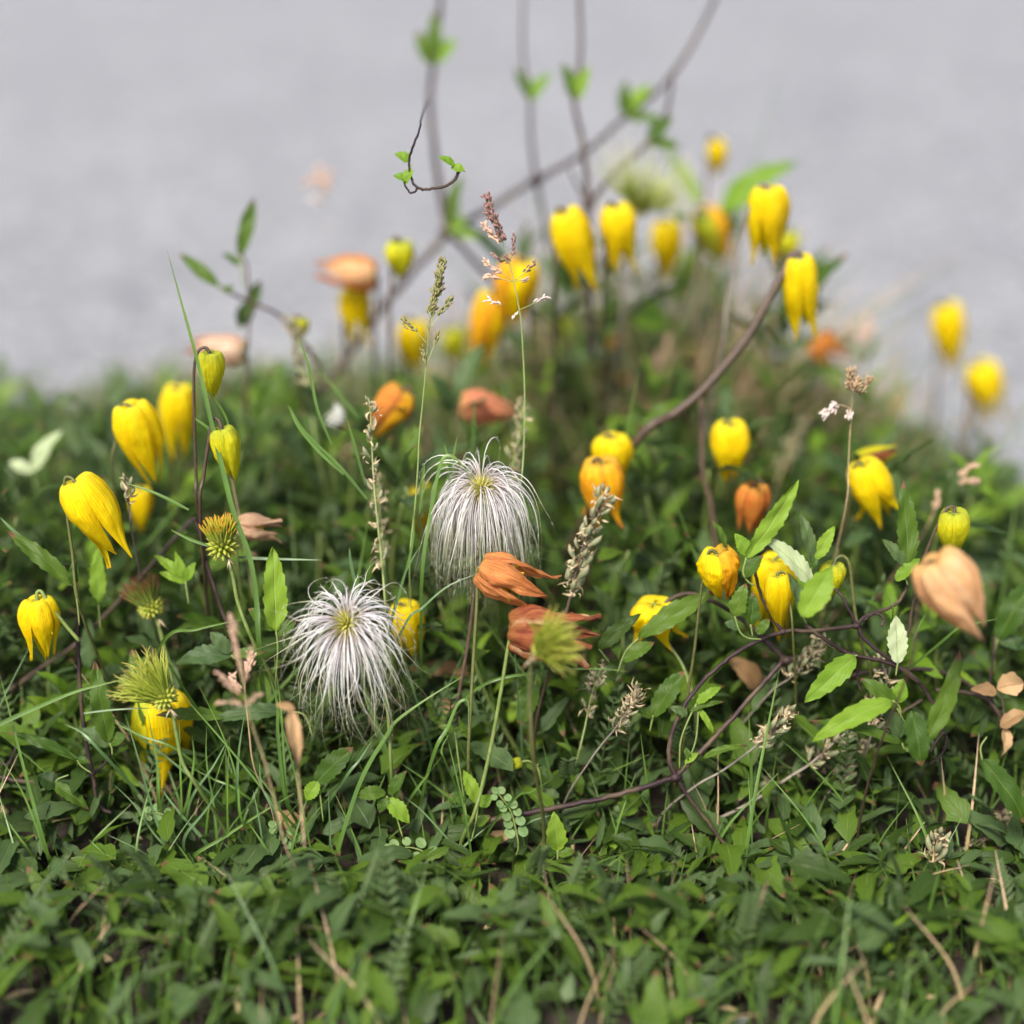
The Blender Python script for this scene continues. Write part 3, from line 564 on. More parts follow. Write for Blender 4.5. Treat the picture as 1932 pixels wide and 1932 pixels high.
# ------------------------------------------------------------------ seed heads
def plume_path(c, d0, L, grav, curl, n=18, r0=0.003, grow=1.0):
    p = c + d0*r0; d = d0.copy(); pts = [p.copy()]; st = L/n
    cu = Vector((rnd.gauss(0, 1), rnd.gauss(0, 1), rnd.gauss(0, 1))); spin = Quaternion(Vector((rnd.gauss(0, 1), rnd.gauss(0, 1), rnd.gauss(0, 1))).normalized(), rnd.uniform(.15, .5))
    for i in range(n):
        t = i/n
        d = d + Vector((0, 0, -1))*grav*(0.25+t*grow)/n*3*(1 if t < .7 else .35) + cu*curl*(t**1.8)/n*4
        cu = spin @ cu
        d.normalize(); p = p + d*st; pts.append(p.copy())
    return pts
def seed_head(label, c, d, n, L, grav, curl, axis, spread, width, stem, stem_mat='stem_olive', mats=('plume', 'plume_b'), stem_px=7, grow=1.0, core=.006, dl=.0):
    cc = P(c[0], c[1], d); root = thing('plumed_seed_head', label, 'seed head', cc)
    axis = Vector(axis).normalized(); q = Vector((0, 0, 1)).rotation_difference(axis)
    ga = [Geo(), Geo()]
    for k in range(n):
        a = k*2.39996 + rnd.uniform(-.2, .2); u = .93-(k+.5)/n*(spread-.07)
        u += rnd.uniform(-.05, .05); u = max(-1, min(.96, u)); s = math.sqrt(1-u*u)
        d0 = (q @ Vector((s*math.cos(a), s*math.sin(a), u))).normalized()
        ll = L*rnd.uniform(.72, 1.15)*(1-dl*d0.z)
        pts = plume_path(cc, d0, ll, grav*rnd.uniform(.5, 1.5), curl*rnd.uniform(.2, 2.0), grow=grow, r0=core)
        w = width*rnd.uniform(.75, 1.25)
        v, f, uv = tube(pts, [w*.6, w*1.0, w*1.05, w*.85, w*.55, w*.36, w*.28, w*.22, w*.14], 4, False)
        ga[0 if rnd.random() < .62 else 1].add(v, f, uv)
        T_, N_ = frames(pts)
        for _ in range(30):      # the silky side hairs of a plume
            i_ = rnd.randint(1, int(len(pts)*.72)); a_ = rnd.uniform(0, 6.28); p_ = pts[i_].lerp(pts[i_+1], rnd.random())
            o_ = N_[i_]*math.cos(a_)+T_[i_].cross(N_[i_])*math.sin(a_); e_ = p_ + (T_[i_]*.8+o_*.7)*rnd.uniform(.0012, .0026); q_ = T_[i_].cross(o_)*.00004
            ga[0].add([p_-q_, p_+q_, e_], [(0, 1, 2)], [(0, .3), (1, .3), (.5, .34)])
    ga[0].build('plumes', mats[0], root, 'stuff'); ga[1].build('olive_plumes', mats[1], root, 'stuff')
    g = Geo()
    for k in range(90):
        a = k*2.39996; u = 1-(k+.5)/90*1.5; s = math.sqrt(max(0, 1-u*u)); d0 = q @ Vector((s*math.cos(a), s*math.sin(a), u))
        spindle(g, cc+d0*.001, cc+d0*(core+.0022), .00075, 4)
    g.build('seeds', 'core', root, 'stuff')
    pts = stem_path([c]+stem, d+.003, .15, True)
    g = Geo(); g.tube(pts, px(stem_px, d)/2, 7); g.build('stem', stem_mat, root)
    return root
seed_head('silky white drooping mop of plumes, the taller upright seed head', (908, 926), .683, 300, .068, 8.5, 1.2, (0, -.38, 1), 1.3, .00021, [(905, 980), (898, 1080), (885, 1200), (862, 1340)], 'stem_brown', ('plume_b', 'plume'), grow=.55)
seed_head('white starburst seed head with long olive threads curling below', (656, 1178), .664, 200, .055, 2.3, 2.1, (-.05, -.8, .62), 1.35, .00029, [(700, 1215), (722, 1270), (733, 1360), (738, 1450)], 'stem_green', grow=1.3, dl=.32)
seed_head('blurred pale green feathery seed head high against the asphalt', (1204, 392), .86, 120, .040, -.15, .25, (.35, 0, 1), .75, .0006, [(1196, 420), (1180, 520), (1170, 640)], 'stem_grey', ('plume_lime', 'plume_lime'))
def young_head(label, c, d, n, L, axis, spread, mat, stem, width=.00045, stem_mat='stem_green', stem_px=8, curl=.3, grav=0.0, rr=.004):
    cc = P(c[0], c[1], d); root = thing('young_seed_head', label, 'seed head', cc)
    axis = (P(c[0]+axis[0], c[1]+axis[1], d+axis[2])-cc).normalized(); q = Vector((0, 0, 1)).rotation_difference(axis)
    g = Geo()
    for k in range(n):
        a = k*2.39996; u = 1-(k+.5)/n*spread; s = math.sqrt(max(0, 1-u*u))
        d0 = (q @ Vector((s*math.cos(a), s*math.sin(a), u))).normalized()
        st = cc + d0*rr*.6
        dd = (d0 + axis*.9).normalized()
        pts = plume_path(st, dd, L*rnd.uniform(.7, 1.2), grav, curl*rnd.uniform(.2, 1.5), 8, .0005)
        w = width*rnd.uniform(.8, 1.2)
        v, f, uv = tube(pts, [w*1.6, w*1.9, w*1.2, w*.9, w*.7, w*.4], 4, False); g.add(v, f, uv)
    g.build('plumes', mat, root, 'stuff')
    g = Geo()
    for k in range(60):
        a = k*2.39996; u = 1-(k+.5)/60*1.9; s = math.sqrt(max(0, 1-u*u)); d0 = q @ Vector((s*math.cos(a), s*math.sin(a), u))
        spindle(g, cc+d0*rr*.2, cc+d0*rr*1.3+axis*.001, .0011, 5)
    g.build('seeds', 'young', root, 'stuff')
    pts = stem_path([c]+stem, d, .15, True)
    g = Geo(); g.tube(pts, px(stem_px, d)/2, 7); st_ = g.build('stem', stem_mat, root)
    g = Geo()
    for k in range(3):
        a = P(stem[0][0]+rnd.uniform(-4, 4), stem[0][1]-6, d-.002); b = a+Vector((rnd.uniform(-.006, .006), rnd.uniform(-.003, .003), -.005))
        g.tube([a, a.lerp(b, .5)+Vector((0, -.001, .001)), b], [.0005, .0004, .0001], 4)
    g.build('withered_bract', 'husk', st_)
    return root
young_head('barrel shaped green seed tuft tipped with orange hairs on rough green stem', (420, 1032), .674, 130, .0105, (-2, -20, -.001), .62, 'young_orange', [(432, 1062), (440, 1090), (450, 1140), (480, 1215)], .00055, curl=.12, rr=.0065)
young_head('brown tipped bristly green seed tuft deep among leaves', (286, 1148), .712, 110, .0135, (-10, -20, 0), .7, 'young_brown', [(298, 1175), (312, 1230), (330, 1300)], .0005, curl=.15, rr=.0055)
young_head('hairy green seed tuft swept to one side above the open yellow flower', (312, 1318), .662, 130, .020, (-16, -16, 0), .85, 'young', [(325, 1345), (332, 1380), (345, 1440), (370, 1480)], .00042, curl=.45, rr=.0055)
young_head('blurred yellow green seed tuft in front of the rust red flower', (1018, 1226), .622, 120, .0165, (20, -10, -.004), 1.1, 'young', [(1003, 1246), (1000, 1320), (1006, 1430)], .00045, 'stem_olive', curl=.35, rr=.0035)

# ------------------------------------------------------------------ vines
def vine(label, parts, d=.69, w=11, mat='vine', nodes=(), name='clematis_vine', ground=()):
    p0 = parts[0][0]
    root = thing(name, label, 'vine', P(p0[0], p0[1], d))
    for i, pts in enumerate(parts):
        ww = w if not isinstance(w, (list, tuple)) else w[i]
        sp = stem_path(list(pts), d, 0.0, i in ground, 7)
        sp = [p + Vector((rnd.gauss(0, .00015), rnd.gauss(0, .00015), rnd.gauss(0, .00015))) for p in sp]
        g = Geo(); r = px(ww, d)/2
        g.tube(sp, [r*1.15, r, r*.9, r*.8, r*.65] if min(q[1] for q in pts) < 300 else [r*1.15, r, r*.95, r*.92, r*.9], 8); g.build('branch' if i else 'main_stem', mat, root)
    for x, y, s in nodes:
        g = Geo(); c = P(x, y, d); r = px(s, d)/2
        g.tube([c+Vector((-r*1.6, 0, 0)), c+Vector((-r*.6, 0, 0)), c+Vector((r*.5, 0, .0002)), c+Vector((r*1.5, 0, 0))], [r*.25, r, r*1.05, r*.3], 8)
        g.build('node', mat, root)
    return root
vine('long dark purple vine forking at a swollen node and looping over dry pods',
     [[(905, 1552), (980, 1537), (1060, 1522), (1150, 1503), (1225, 1482), (1275, 1466)],
      [(1275, 1466), (1263, 1432), (1266, 1390), (1290, 1333), (1335, 1276), (1395, 1228), (1474, 1193), (1540, 1190), (1616, 1180)],
      [(1275, 1466), (1320, 1420), (1375, 1362), (1430, 1300), (1476, 1248)],
      [(1275, 1466), (1300, 1505), (1335, 1550), (1380, 1610), (1420, 1662, .67)],
      [(1476, 1193), (1455, 1160), (1437, 1126), (1424, 1078)],
      [(1616, 1180), (1602, 1150), (1588, 1124), (1570, 1108)],
      [(1616, 1180), (1634, 1162), (1664, 1152), (1690, 1140), (1707, 1118), (1712, 1098)],
      [(1616, 1180), (1636, 1211), (1686, 1250), (1737, 1290)],
      [(1518, 1178), (1545, 1198), (1580, 1222), (1612, 1236), (1680, 1252), (1730, 1282), (1763, 1332), (1780, 1384)],
      [(1780, 1384), (1766, 1400), (1754, 1420)],
      [(1780, 1384), (1787, 1396), (1777, 1422), (1753, 1443)],
      [(1628, 1170), (1648, 1158), (1662, 1160), (1668, 1172), (1662, 1180)],
      [(1612, 1236), (1617, 1270), (1622, 1305)]],
     .682, [11, 9, 10, 7, 7, 6, 7, 8, 8, 6, 5, 6, 5], nodes=[(1275, 1467, 17), (1478, 1192, 12), (1616, 1181, 13), (1612, 1236, 12), (1780, 1384, 10)])
vine('arched smooth purple stem curving over the splayed yellow flower', [[(1482, 1246), (1440, 1205), (1395, 1165), (1340, 1132), (1300, 1120), (1265, 1130), (1238, 1160)], [(1482, 1246), (1492, 1244), (1502, 1240)]], .70, [9, 12], nodes=[(1484, 1246, 17)])
vine('upright purple vine beside the plump yellow bell, forking near the ground', [[(150, 1152), (146, 1190), (148, 1235), (152, 1310), (160, 1390), (175, 1460), (180, 1495), (192, 1524), (210, 1534)], [(175, 1458), (198, 1440), (209, 1420), (212, 1402)], [(172, 1458), (154, 1444), (145, 1434)]], .69, [8, 5, 4], nodes=[(175, 1460, 10)])
vine('blurred purple vine running diagonally behind the plump yellow bell', [[(-40, 1336), (0, 1313), (70, 1265), (141, 1218), (195, 1165), (242, 1114), (300, 1050), (363, 979)]], .735, 9)
vine('slim purple vine descending from dark hooked stems to dry grass', [[(366, 976), (378, 1010), (388, 1055), (405, 1110), (424, 1166), (440, 1210)]], .70, 7)
vine('dark purple vine low in shadow under the white starburst seed head', [[(560, 1510), (650, 1555), (745, 1568), (835, 1588), (880, 1610)], [(650, 1555), (620, 1575), (590, 1570)], [(650, 1555), (690, 1520), (740, 1500)]], .715, [10, 4, 5])
vine('thin purple vine crossing the lower foliage by the wavy edged leaf', [[(-20, 1462), (30, 1472), (80, 1478)], [(-10, 1432), (16, 1440), (38, 1390)]], .70, [9, 5])
vine('blurred forked grey purple vine rising against the asphalt', [[(600, 742), (650, 680), (700, 608), (770, 522), (846, 438)], [(846, 438), (832, 370), (822, 300), (812, 200), (818, 120), (830, 20), (828, -70)], [(846, 438), (920, 395), (1010, 340), (1100, 290), (1180, 220), (1262, 150), (1330, 40), (1372, -60)], [(846, 438), (885, 480), (935, 535), (985, 580)], [(1012, 340), (1024, 400), (1034, 470)], [(1012, 340), (1002, 270), (1000, 190), (986, 90), (990, -60)]], .90, [15, 13, 12, 12, 9, 8], nodes=[(846, 438, 24), (1012, 340, 20)])
vine('blurred forked stem carrying nothing between two yellow bells', [[(1118, 680), (1114, 560), (1112, 470), (1110, 388)], [(1110, 388), (1106, 330), (1098, 260), (1084, 190), (1096, 90), (1090, -60)], [(1110, 388), (1135, 355), (1170, 315), (1222, 270), (1258, 210), (1270, 130)], [(1110, 388), (1090, 350), (1076, 320)]], .86, [12, 11, 10, 6], 'vine', nodes=[(1110, 388, 18)])
vine('olive brown upright stem below the thick olive stem', [[(1322, 744), (1324, 820), (1328, 900), (1344, 962), (1350, 1040)]], .772, 10, 'stem_brown', nodes=[(1322, 744, 20)])
vine('dark purple vine reaching towards the dry curled brown leaves', [[(1560, 1285), (1640, 1268), (1720, 1262), (1770, 1266), (1807, 1279), (1841, 1300), (1880, 1345), (1900, 1370)], [(1880, 1345), (1868, 1300), (1874, 1240), (1878, 1200)]], .712, [8, 5])
vine('brown woody runner with dry bark beside the purple vine loop', [[(1765, 1303), (1810, 1305), (1850, 1314), (1880, 1340), (1894, 1380)], [(1740, 1320), (1700, 1345), (1660, 1370)]], .705, [9, 5], 'stem_brown')
vine('curling shoot with a thin tendril hanging high over the bed', [[(866, 322), (858, 340), (838, 352), (806, 357), (788, 354), (776, 336), (772, 300), (790, 250), (800, 205, .74), (812, 176, .893)], [(788, 354), (780, 364), (769, 358), (762, 344)]], .668, [5.5, 4])
vine('drooping bare shoot with small leaves against the asphalt', [[(610, 700), (575, 650), (536, 602), (490, 576), (440, 556), (408, 536)], [(470, 566), (466, 500), (452, 478)], [(484, 574), (470, 610), (468, 660)]], .80, [7, 5, 5])

# ------------------------------------------------------------------ leaves placed by hand
def leafset(label, leaves, d=FOCUS, petiole=(), mat='leaf', pm='stem_green', group=None, name='clematis_leaf'):
    b = leaves[0][1]; root = thing(name, label, 'leaf', P(b[0], b[1], d), group)
    for lf in leaves:
        kw = lf[3] if len(lf) > 3 else {}
        kw = dict({'d': d, 'mat': mat}, **kw); hand_leaf(root, lf[0], lf[1], lf[2], **kw)
    for k in petiole:
        g = Geo(); g.tube(stem_path(list(k), d, 0, False, 6), [px(4.5, d)/2, px(3.2, d)/2], 6); g.build('petiole', pm, root)
    return root
leafset('upright glossy serrated leaf beside the white starburst seed head', [((514, 1030), (521, 1192), 48, {'bend': .03, 'mat': 'leaf_bright'}), ((468, 1148), (520, 1188), 34, {'mat': 'leaf'}), ((560, 1172), (522, 1198), 26, {'mat': 'leaf'})], .675, [[(521, 1190), (524, 1225), (520, 1290)]])
leafset('long leaf with toothed edge and notched base near the big golden bell', [((12, 1002), (140, 1106), 34, {'bend': .06, 'roll': .2}), ((142, 1056), (140, 1104), 22)], .68, [[(140, 1104), (146, 1140), (150, 1180)]])
leafset('narrow upright leaf behind the big golden bell', [((184, 1028), (186, 1140), 32, {'bend': 0, 'mat': 'leaf_bright'}), ((216, 1132), (188, 1142), 20), ((160, 1128), (186, 1142), 16)], .705, [[(186, 1140), (190, 1190)]])
leafset('tall dark serrated leaf rising above the purple vine fork', [((179, 1246), (206, 1402), 40, {'lobe': .15, 'teeth': 9}), ((150, 1376), (208, 1406), 34, {'mat': 'leaf_blue'}), ((240, 1386), (208, 1404), 26)], .684, [[(207, 1402), (211, 1412), (212, 1424)]])
leafset('thin leaf with rippled toothed edge seen nearly edge on', [((15, 1382), (148, 1434), 22, {'roll': .7, 'twist': .4}), ((170, 1440), (146, 1432), 14)], .68, [[(146, 1434), (154, 1446), (172, 1458)]])
leafset('drooping wavy leaf with curled dark tip below the purple vine fork', [((168, 1530), (100, 1478), 30, {'twist': .7}), ((70, 1462), (112, 1486), 34, {'mat': 'leaf_dark'})], .685, [[(102, 1480), (110, 1470), (130, 1462)]])
leafset('pale grey green three lobed leaf beside the pink dry grass', [((339, 1247), (436, 1236), 40, {'mat': 'leaf_blue', 'bend': .12}), ((396, 1192), (436, 1232), 30, {'mat': 'leaf_blue'}), ((500, 1232), (438, 1236), 22, {'mat': 'leaf'})], .662, [[(436, 1236), (452, 1252), (460, 1300)]])
leafset('pair of long pale leaves crossing behind the open yellow flower', [((400, 1362), (545, 1342), 36, {'mat': 'leaf_blue'}), ((294, 1350), (430, 1352), 28, {'mat': 'leaf'})], .69, [[(545, 1342), (575, 1350), (590, 1390)]])
leafset('serrated leaf pointing up beside the dry tan blade', [((667, 1409), (596, 1476), 46, {'bend': .05}), ((578, 1510), (600, 1474), 30, {'mat': 'leaf_bright'})], .678, [[(598, 1474), (604, 1500), (610, 1550)]])
leafset('small arrow shaped lobed leaflets spread near the ground', [((672, 1503), (728, 1496), 28, {'mat': 'leaf', 'bend': .2}), ((773, 1554), (730, 1506), 32, {'mat': 'leaf_bright'}), ((768, 1454), (734, 1500), 24, {'mat': 'leaf'}), ((716, 1534), (730, 1500), 22)], .675, [[(730, 1502), (744, 1530), (760, 1580)]])
leafset('upright jagged leaf with nibbled edge at the foot of the vine', [((1045, 1530), (1052, 1606), 38, {'mat': 'leaf_bright', 'lobe': .2, 'teeth': 5}), ((1018, 1592), (1050, 1612), 26), ((1085, 1606), (1052, 1612), 22)], .674, [[(1052, 1604), (1052, 1640)]])
leafset('broad pale matte leaf standing behind the round leaved sprig', [((1040, 1466), (1022, 1600), 60, {'mat': 'leaf_blue', 'bend': 0})], .70, [[(1022, 1598), (1020, 1640)]])
leafset('long serrated leaf sweeping up under the arched purple stem', [((1358, 1112), (1204, 1204), 42, {'bend': .06, 'mat': 'leaf'}), ((1210, 1158), (1128, 1224), 32, {'mat': 'leaf_dark'}), ((1236, 1212), (1176, 1248), 30, {'mat': 'leaf'}), ((1168, 1244), (1152, 1204), 20)], .69, [[(1206, 1203), (1180, 1230), (1165, 1270)], [(1130, 1224), (1150, 1250)]])
leafset('dark pointed leaf rising to the olive flower stem', [((1292, 1264), (1230, 1352), 42, {'bend': .05}), ((1200, 1340), (1232, 1352), 22)], .69, [[(1232, 1350), (1226, 1380)]])
leafset('tall bright serrated leaf with side lobes above the crumpled golden flower', [((1507, 905), (1407, 1054), 38, {'mat': 'leaf_bright', 'teeth': 9, 'bend': .05, 'roll': .4}), ((1386, 1006), (1412, 1048), 28, {'mat': 'leaf_bright'}), ((1440, 1048), (1402, 1090), 30, {'mat': 'leaf'}), ((1341, 981), (1370, 1034), 17, {'mat': 'leaf', 'roll': .5})], .668, [[(1408, 1052), (1402, 1080), (1412, 1098), (1424, 1104)]])
leafset('pale leaf with chewed jagged edge beside the lime bud', [((1436, 1012), (1534, 1104), 40, {'mat': 'leaf_pale', 'teeth': 9, 'roll': -.4}), ((1485, 1080), (1514, 1166), 28, {'mat': 'leaf_blue', 'roll': .3})], .672, [[(1534, 1102), (1540, 1120), (1560, 1130)], [(1514, 1164), (1522, 1178)]])
leafset('pair of upright toothed leaflets above the lime bud', [((1508, 967), (1532, 1062), 28, {'mat': 'leaf_blue'}), ((1575, 992), (1537, 1056), 28, {'mat': 'leaf_bright'}), ((1530, 1076), (1540, 1050), 14)], .676, [[(1533, 1058), (1530, 1085), (1545, 1100)]])
leafset('soft bright leaf crossing in front of the lime bud', [((1570, 1068), (1513, 1164), 54, {'mat': 'leaf_bright', 'bend': .02, 'teeth': 5})], .645, [[(1513, 1162, .65), (1517, 1172, .66), (1524, 1180, .675)]])
leafset('tall upright glossy leaf with two side leaflets by the round bud', [((1703, 904), (1714, 1072), 42, {'bend': .02, 'teeth': 9}), ((1663, 1017), (1708, 1068), 26, {'mat': 'leaf_blue'}), ((1736, 1054), (1690, 1096), 26, {'mat': 'leaf_bright'})], .676, [[(1713, 1070), (1709, 1090), (1713, 1104)]])
leafset('cluster of small lobed dark leaflets below the crumpled golden flower', [((1408, 1100), (1386, 1164), 34, {'lobe': .3}), ((1421, 1117), (1416, 1180), 30, {'lobe': .2}), ((1452, 1168), (1428, 1196), 22), ((1366, 1176), (1394, 1186), 24, {'mat': 'leaf_blue'})], .67, [[(1386, 1162), (1396, 1192), (1412, 1204), (1436, 1206)], [(1416, 1178), (1420, 1200)]])
leafset('pale upright leaf showing its whitish underside between the vines', [((1690, 1160), (1694, 1252), 40, {'mat': 'leaf_pale', 'bend': 0})], .68, [[(1694, 1250), (1690, 1275)]])
leafset('broad leaf hanging tip down from the vine loop', [((1517, 1326), (1614, 1237), 46, {'mat': 'leaf_bright', 'teeth': 6})], .675, [[(1612, 1238), (1618, 1236)]])
leafset('long bright curved leaf drooping across the dried pods', [((1530, 1402), (1684, 1322), 42, {'mat': 'leaf_bright', 'bend': .16, 'teeth': 5})], .662, [[(1684, 1322), (1695, 1330), (1700, 1345)]])
leafset('narrow folded leaf lying across the dried pods', [((1524, 1360), (1702, 1402), 24, {'roll': .5, 'bend': .10, 'mat': 'leaf'})], .666, [[(1702, 1402), (1706, 1412), (1714, 1412)]])
leafset('cluster of overlapping leaflets inside the vine loop', [((1622, 1280), (1692, 1338), 38, {'mat': 'leaf'}), ((1704, 1280), (1694, 1326), 30, {'mat': 'leaf_bright'}), ((1662, 1332), (1700, 1392), 36, {'mat': 'leaf_blue', 'lobe': .2})], .672, [[(1692, 1336), (1700, 1350), (1710, 1370)]])
leafset('long upright pale leaf arching past the vine loop', [((1812, 1224), (1744, 1402), 38, {'mat': 'leaf', 'bend': .05, 'side': .04, 'teeth': 5}), ((1738, 1446), (1720, 1340), 46, {'mat': 'leaf', 'lobe': .2})], .655, [[(1744, 1400), (1730, 1425), (1710, 1415)]])
leafset('dark glossy serrated leaf drooping over the bare soil', [((1936, 1556), (1853, 1432), 48, {'bend': .10, 'mat': 'leaf'})], .662, [[(1853, 1434), (1850, 1410), (1862, 1390)]])
leafset('leaf pointing up beside the dry curled brown leaves', [((1950, 1092), (1882, 1206), 52, {'mat': 'leaf'}), ((1940, 1220), (1884, 1210), 30, {'mat': 'leaf_blue'})], .725, [[(1882, 1206), (1876, 1230), (1874, 1260)]])
leafset('olive lobed leaf pair low under the dried pod stem', [((1476, 1502), (1492, 1582), 40, {'lobe': .4}), ((1548, 1506), (1514, 1596), 36, {'mat': 'leaf_dark'})], .72, [[(1492, 1580), (1500, 1610)]])
leafset('fresh leaf held flat beneath the vine node at ground level', [((1198, 1608), (1130, 1574), 30, {'mat': 'leaf_bright'}), ((1290, 1576), (1340, 1612), 44, {'mat': 'leaf'})], .69, [[(1340, 1612), (1350, 1630)]])
leafset('small leaflets of the curling shoot hanging high over the bed', [((742, 332), (770, 340), 20, {'mat': 'leaf_bright', 'lobe': .3}), ((764, 350), (776, 318), 20, {'mat': 'leaf_bright'}), ((744, 290), (774, 306), 24, {'mat': 'leaf_bright', 'lobe': .3}), ((878, 324), (852, 316), 22, {'mat': 'leaf_bright'}), ((826, 296), (858, 314), 20, {'mat': 'leaf_bright'})], .668, [[(770, 338), (774, 326), (774, 310)], [(852, 316), (862, 322), (866, 322)]])
leafset('blurred leaflets growing at the fork of the grey purple vine', [((862, 360), (848, 430), 24), ((880, 410), (850, 440), 26, {'mat': 'leaf_bright'}), ((905, 452), (860, 442), 24, {'mat': 'leaf_bright'}), ((872, 330), (846, 400), 22)], .88, [[(848, 430), (847, 436)]])
leafset('blurred leaf pair topping the upright branch of the grey purple vine', [((786, 60), (818, 124), 34, {'mat': 'leaf'}), ((862, 74), (818, 124), 36, {'mat': 'leaf_bright'}), ((820, 20), (818, 122), 30)], .90, [[(818, 124), (816, 150)]])
leafset('blurred leaf pair ending the slanting branch of the grey purple vine', [((1230, 160), (1180, 220), 34, {'mat': 'leaf_bright'}), ((1252, 232), (1182, 222), 30), ((1180, 150), (1178, 218), 26)], .90, [[(1180, 220), (1165, 232)]])
leafset('blurred leaf pair ending the short branch of the grey purple vine', [((970, 130), (1000, 190), 28), ((1040, 138), (1000, 190), 30, {'mat': 'leaf_bright'})], .90, [[(1000, 190), (1001, 210)]])
leafset('blurred leaves ending the forked stem between two yellow bells', [((1060, 120), (1084, 190), 30), ((1112, 124), (1084, 190), 28, {'mat': 'leaf_bright'}), ((1270, 218), (1222, 270), 32), ((1284, 280), (1222, 272), 28)], .86, [[(1084, 190), (1087, 206)], [(1222, 270), (1212, 278)]])
leafset('blurred slender leaf pointing straight up from the drooping shoot', [((480, 372), (452, 484), 30, {'bend': .02}), ((430, 486), (452, 500), 16), ((418, 480), (446, 494), 14)], .80, [[(452, 482), (456, 510), (460, 540)]])
leafset('blurred slender leaf at the end of the drooping shoot', [((338, 478), (412, 540), 26, {'bend': .02}), ((444, 542), (424, 550), 16)], .79, [[(412, 538), (424, 550), (440, 558)]])
leafset('blurred hanging leaf pair below the drooping shoot', [((492, 528), (468, 590), 26), ((452, 620), (474, 570), 34, {'mat': 'leaf_dark'})], .82, [[(468, 588), (476, 574), (486, 574)]])
leafset('whitish folded leaf blurred beside the big golden bell', [((118, 812), (62, 890), 36, {'mat': 'leaf_pale'}), ((16, 872), (60, 892), 26, {'mat': 'leaf_pale'})], .80, [[(62, 890), (70, 930)]])
leafset('blurred dark upright leaf before the leafy pod spike', [((512, 694), (490, 800), 28, {'mat': 'leaf', 'bend': 0})], .80, [[(490, 798), (488, 840)]])
leafset('blurred broad blade leaf hanging along the thick olive stem', [((1200, 812), (1300, 756), 34, {'mat': 'leaf'})], .79, [[(1300, 756), (1315, 748)]])
leafset('blurred leaf below the lower amber bells', [((1200, 1000), (1300, 1010), 40, {'mat': 'leaf'})], .80, [[(1300, 1010), (1320, 1040)]])
leafset('pointed leaf behind the tiny green bud', [((980, 1370), (1010, 1290), 44, {'mat': 'leaf', 'bend': 0}), ((1046, 1486), (1010, 1450), 30, {'mat': 'leaf_dark'}), ((1096, 1500), (1080, 1452), 26, {'mat': 'leaf'})], .70, [[(1010, 1292), (1014, 1270)], [(1010, 1450), (1016, 1440)]])
leafset('tuft of small fresh upright leaflets above the brown tipped tuft', [((330, 1040), (352, 1096), 18, {'mat': 'leaf_bright'}), ((290, 1048), (345, 1090), 20, {'mat': 'leaf_bright'}), ((370, 1060), (352, 1096), 20, {'mat': 'leaf_bright'}), ((300, 1080), (350, 1100), 18, {'mat': 'leaf_bright'})], .70, [[(350, 1096), (356, 1140)]])
leafset('deeply cut narrow leaflets round the base of the golden flower stem', [((1362, 1296), (1314, 1328), 20, {'mat': 'leaf_bright', 'lobe': .3}), ((1366, 1324), (1300, 1342), 12, {'mat': 'leaf'}), ((1262, 1334), (1298, 1348), 18, {'mat': 'leaf_blue'}), ((1346, 1384), (1318, 1336), 14, {'mat': 'leaf_bright'}), ((1410, 1408), (1326, 1430), 16, {'mat': 'leaf', 'bend': .15}), ((1304, 1440), (1292, 1410), 12), ((1318, 1420), (1292, 1440), 14, {'mat': 'leaf_bright'})], .68, [[(1314, 1328), (1298, 1360), (1284, 1400), (1282, 1450)], [(1318, 1336), (1312, 1400), (1290, 1450)]])
leafset('curled ferny leaflets at the base of the green flower stem', [((826, 1370), (858, 1380), 16, {'lobe': .3}), ((866, 1350), (882, 1392), 16, {'twist': 1.0}), ((884, 1380), (856, 1376), 14, {'twist': .8}), ((873, 1452), (902, 1516), 28, {'mat': 'leaf_bright'}), ((846, 1500), (880, 1510), 22, {'lobe': .3}), ((872, 1536), (886, 1556), 20), ((930, 1500), (904, 1520), 24, {'mat': 'leaf_bright'}), ((926, 1540), (898, 1556), 22)], .68, [[(858, 1378), (866, 1440), (880, 1540), (882, 1580)], [(902, 1514), (898, 1550), (890, 1584)]])
# dry curled leaves
leafset('dry curled brown leaves hanging at the end of the purple vine', [((1944, 1350), (1886, 1372), 34, {'mat': 'leaf_dry', 'twist': 1.0, 'bend': .25}), ((1932, 1290), (1880, 1300), 44, {'mat': 'leaf_dry', 'twist': -.8, 'bend': .2}), ((1886, 1430), (1896, 1372), 30, {'mat': 'leaf_dry', 'twist': 1.2}), ((1830, 1300), (1880, 1310), 26, {'mat': 'leaf_dry', 'twist': .7})], .70, [[(1886, 1372), (1894, 1340), (1884, 1300)]], pm='stem_brown', name='dry_leaf')
leafset('curled tan dead leaf hanging before the starburst threads', [((520, 1328, ), (556, 1340), 16, {'mat': 'leaf_dry', 'twist': .6}), ((562, 1460), (550, 1336), 30, {'mat': 'leaf_dry', 'twist': 1.4, 'bend': .05})], .625, [[(562, 1458), (566, 1500), (575, 1600)]], pm='straw', name='dry_leaf')
leafset('rolled brown dead leaf in the shade left of slim upright stem', [((800, 1350), (860, 1330), 34, {'mat': 'leaf_dry', 'twist': 1.0, 'bend': .2})], .735, name='dry_leaf')
leafset('reddish dead leaf lying by the yellow bell tip', [((760, 1262), (900, 1270), 30, {'mat': 'leaf_dry', 'twist': .6})], .745, name='dry_leaf')
leafset('curled tan dead leaf on the soil beneath the round leaved sprig', [((910, 1590), (962, 1576), 24, {'mat': 'leaf_dry', 'bend': .3})], .695, name='dry_leaf')
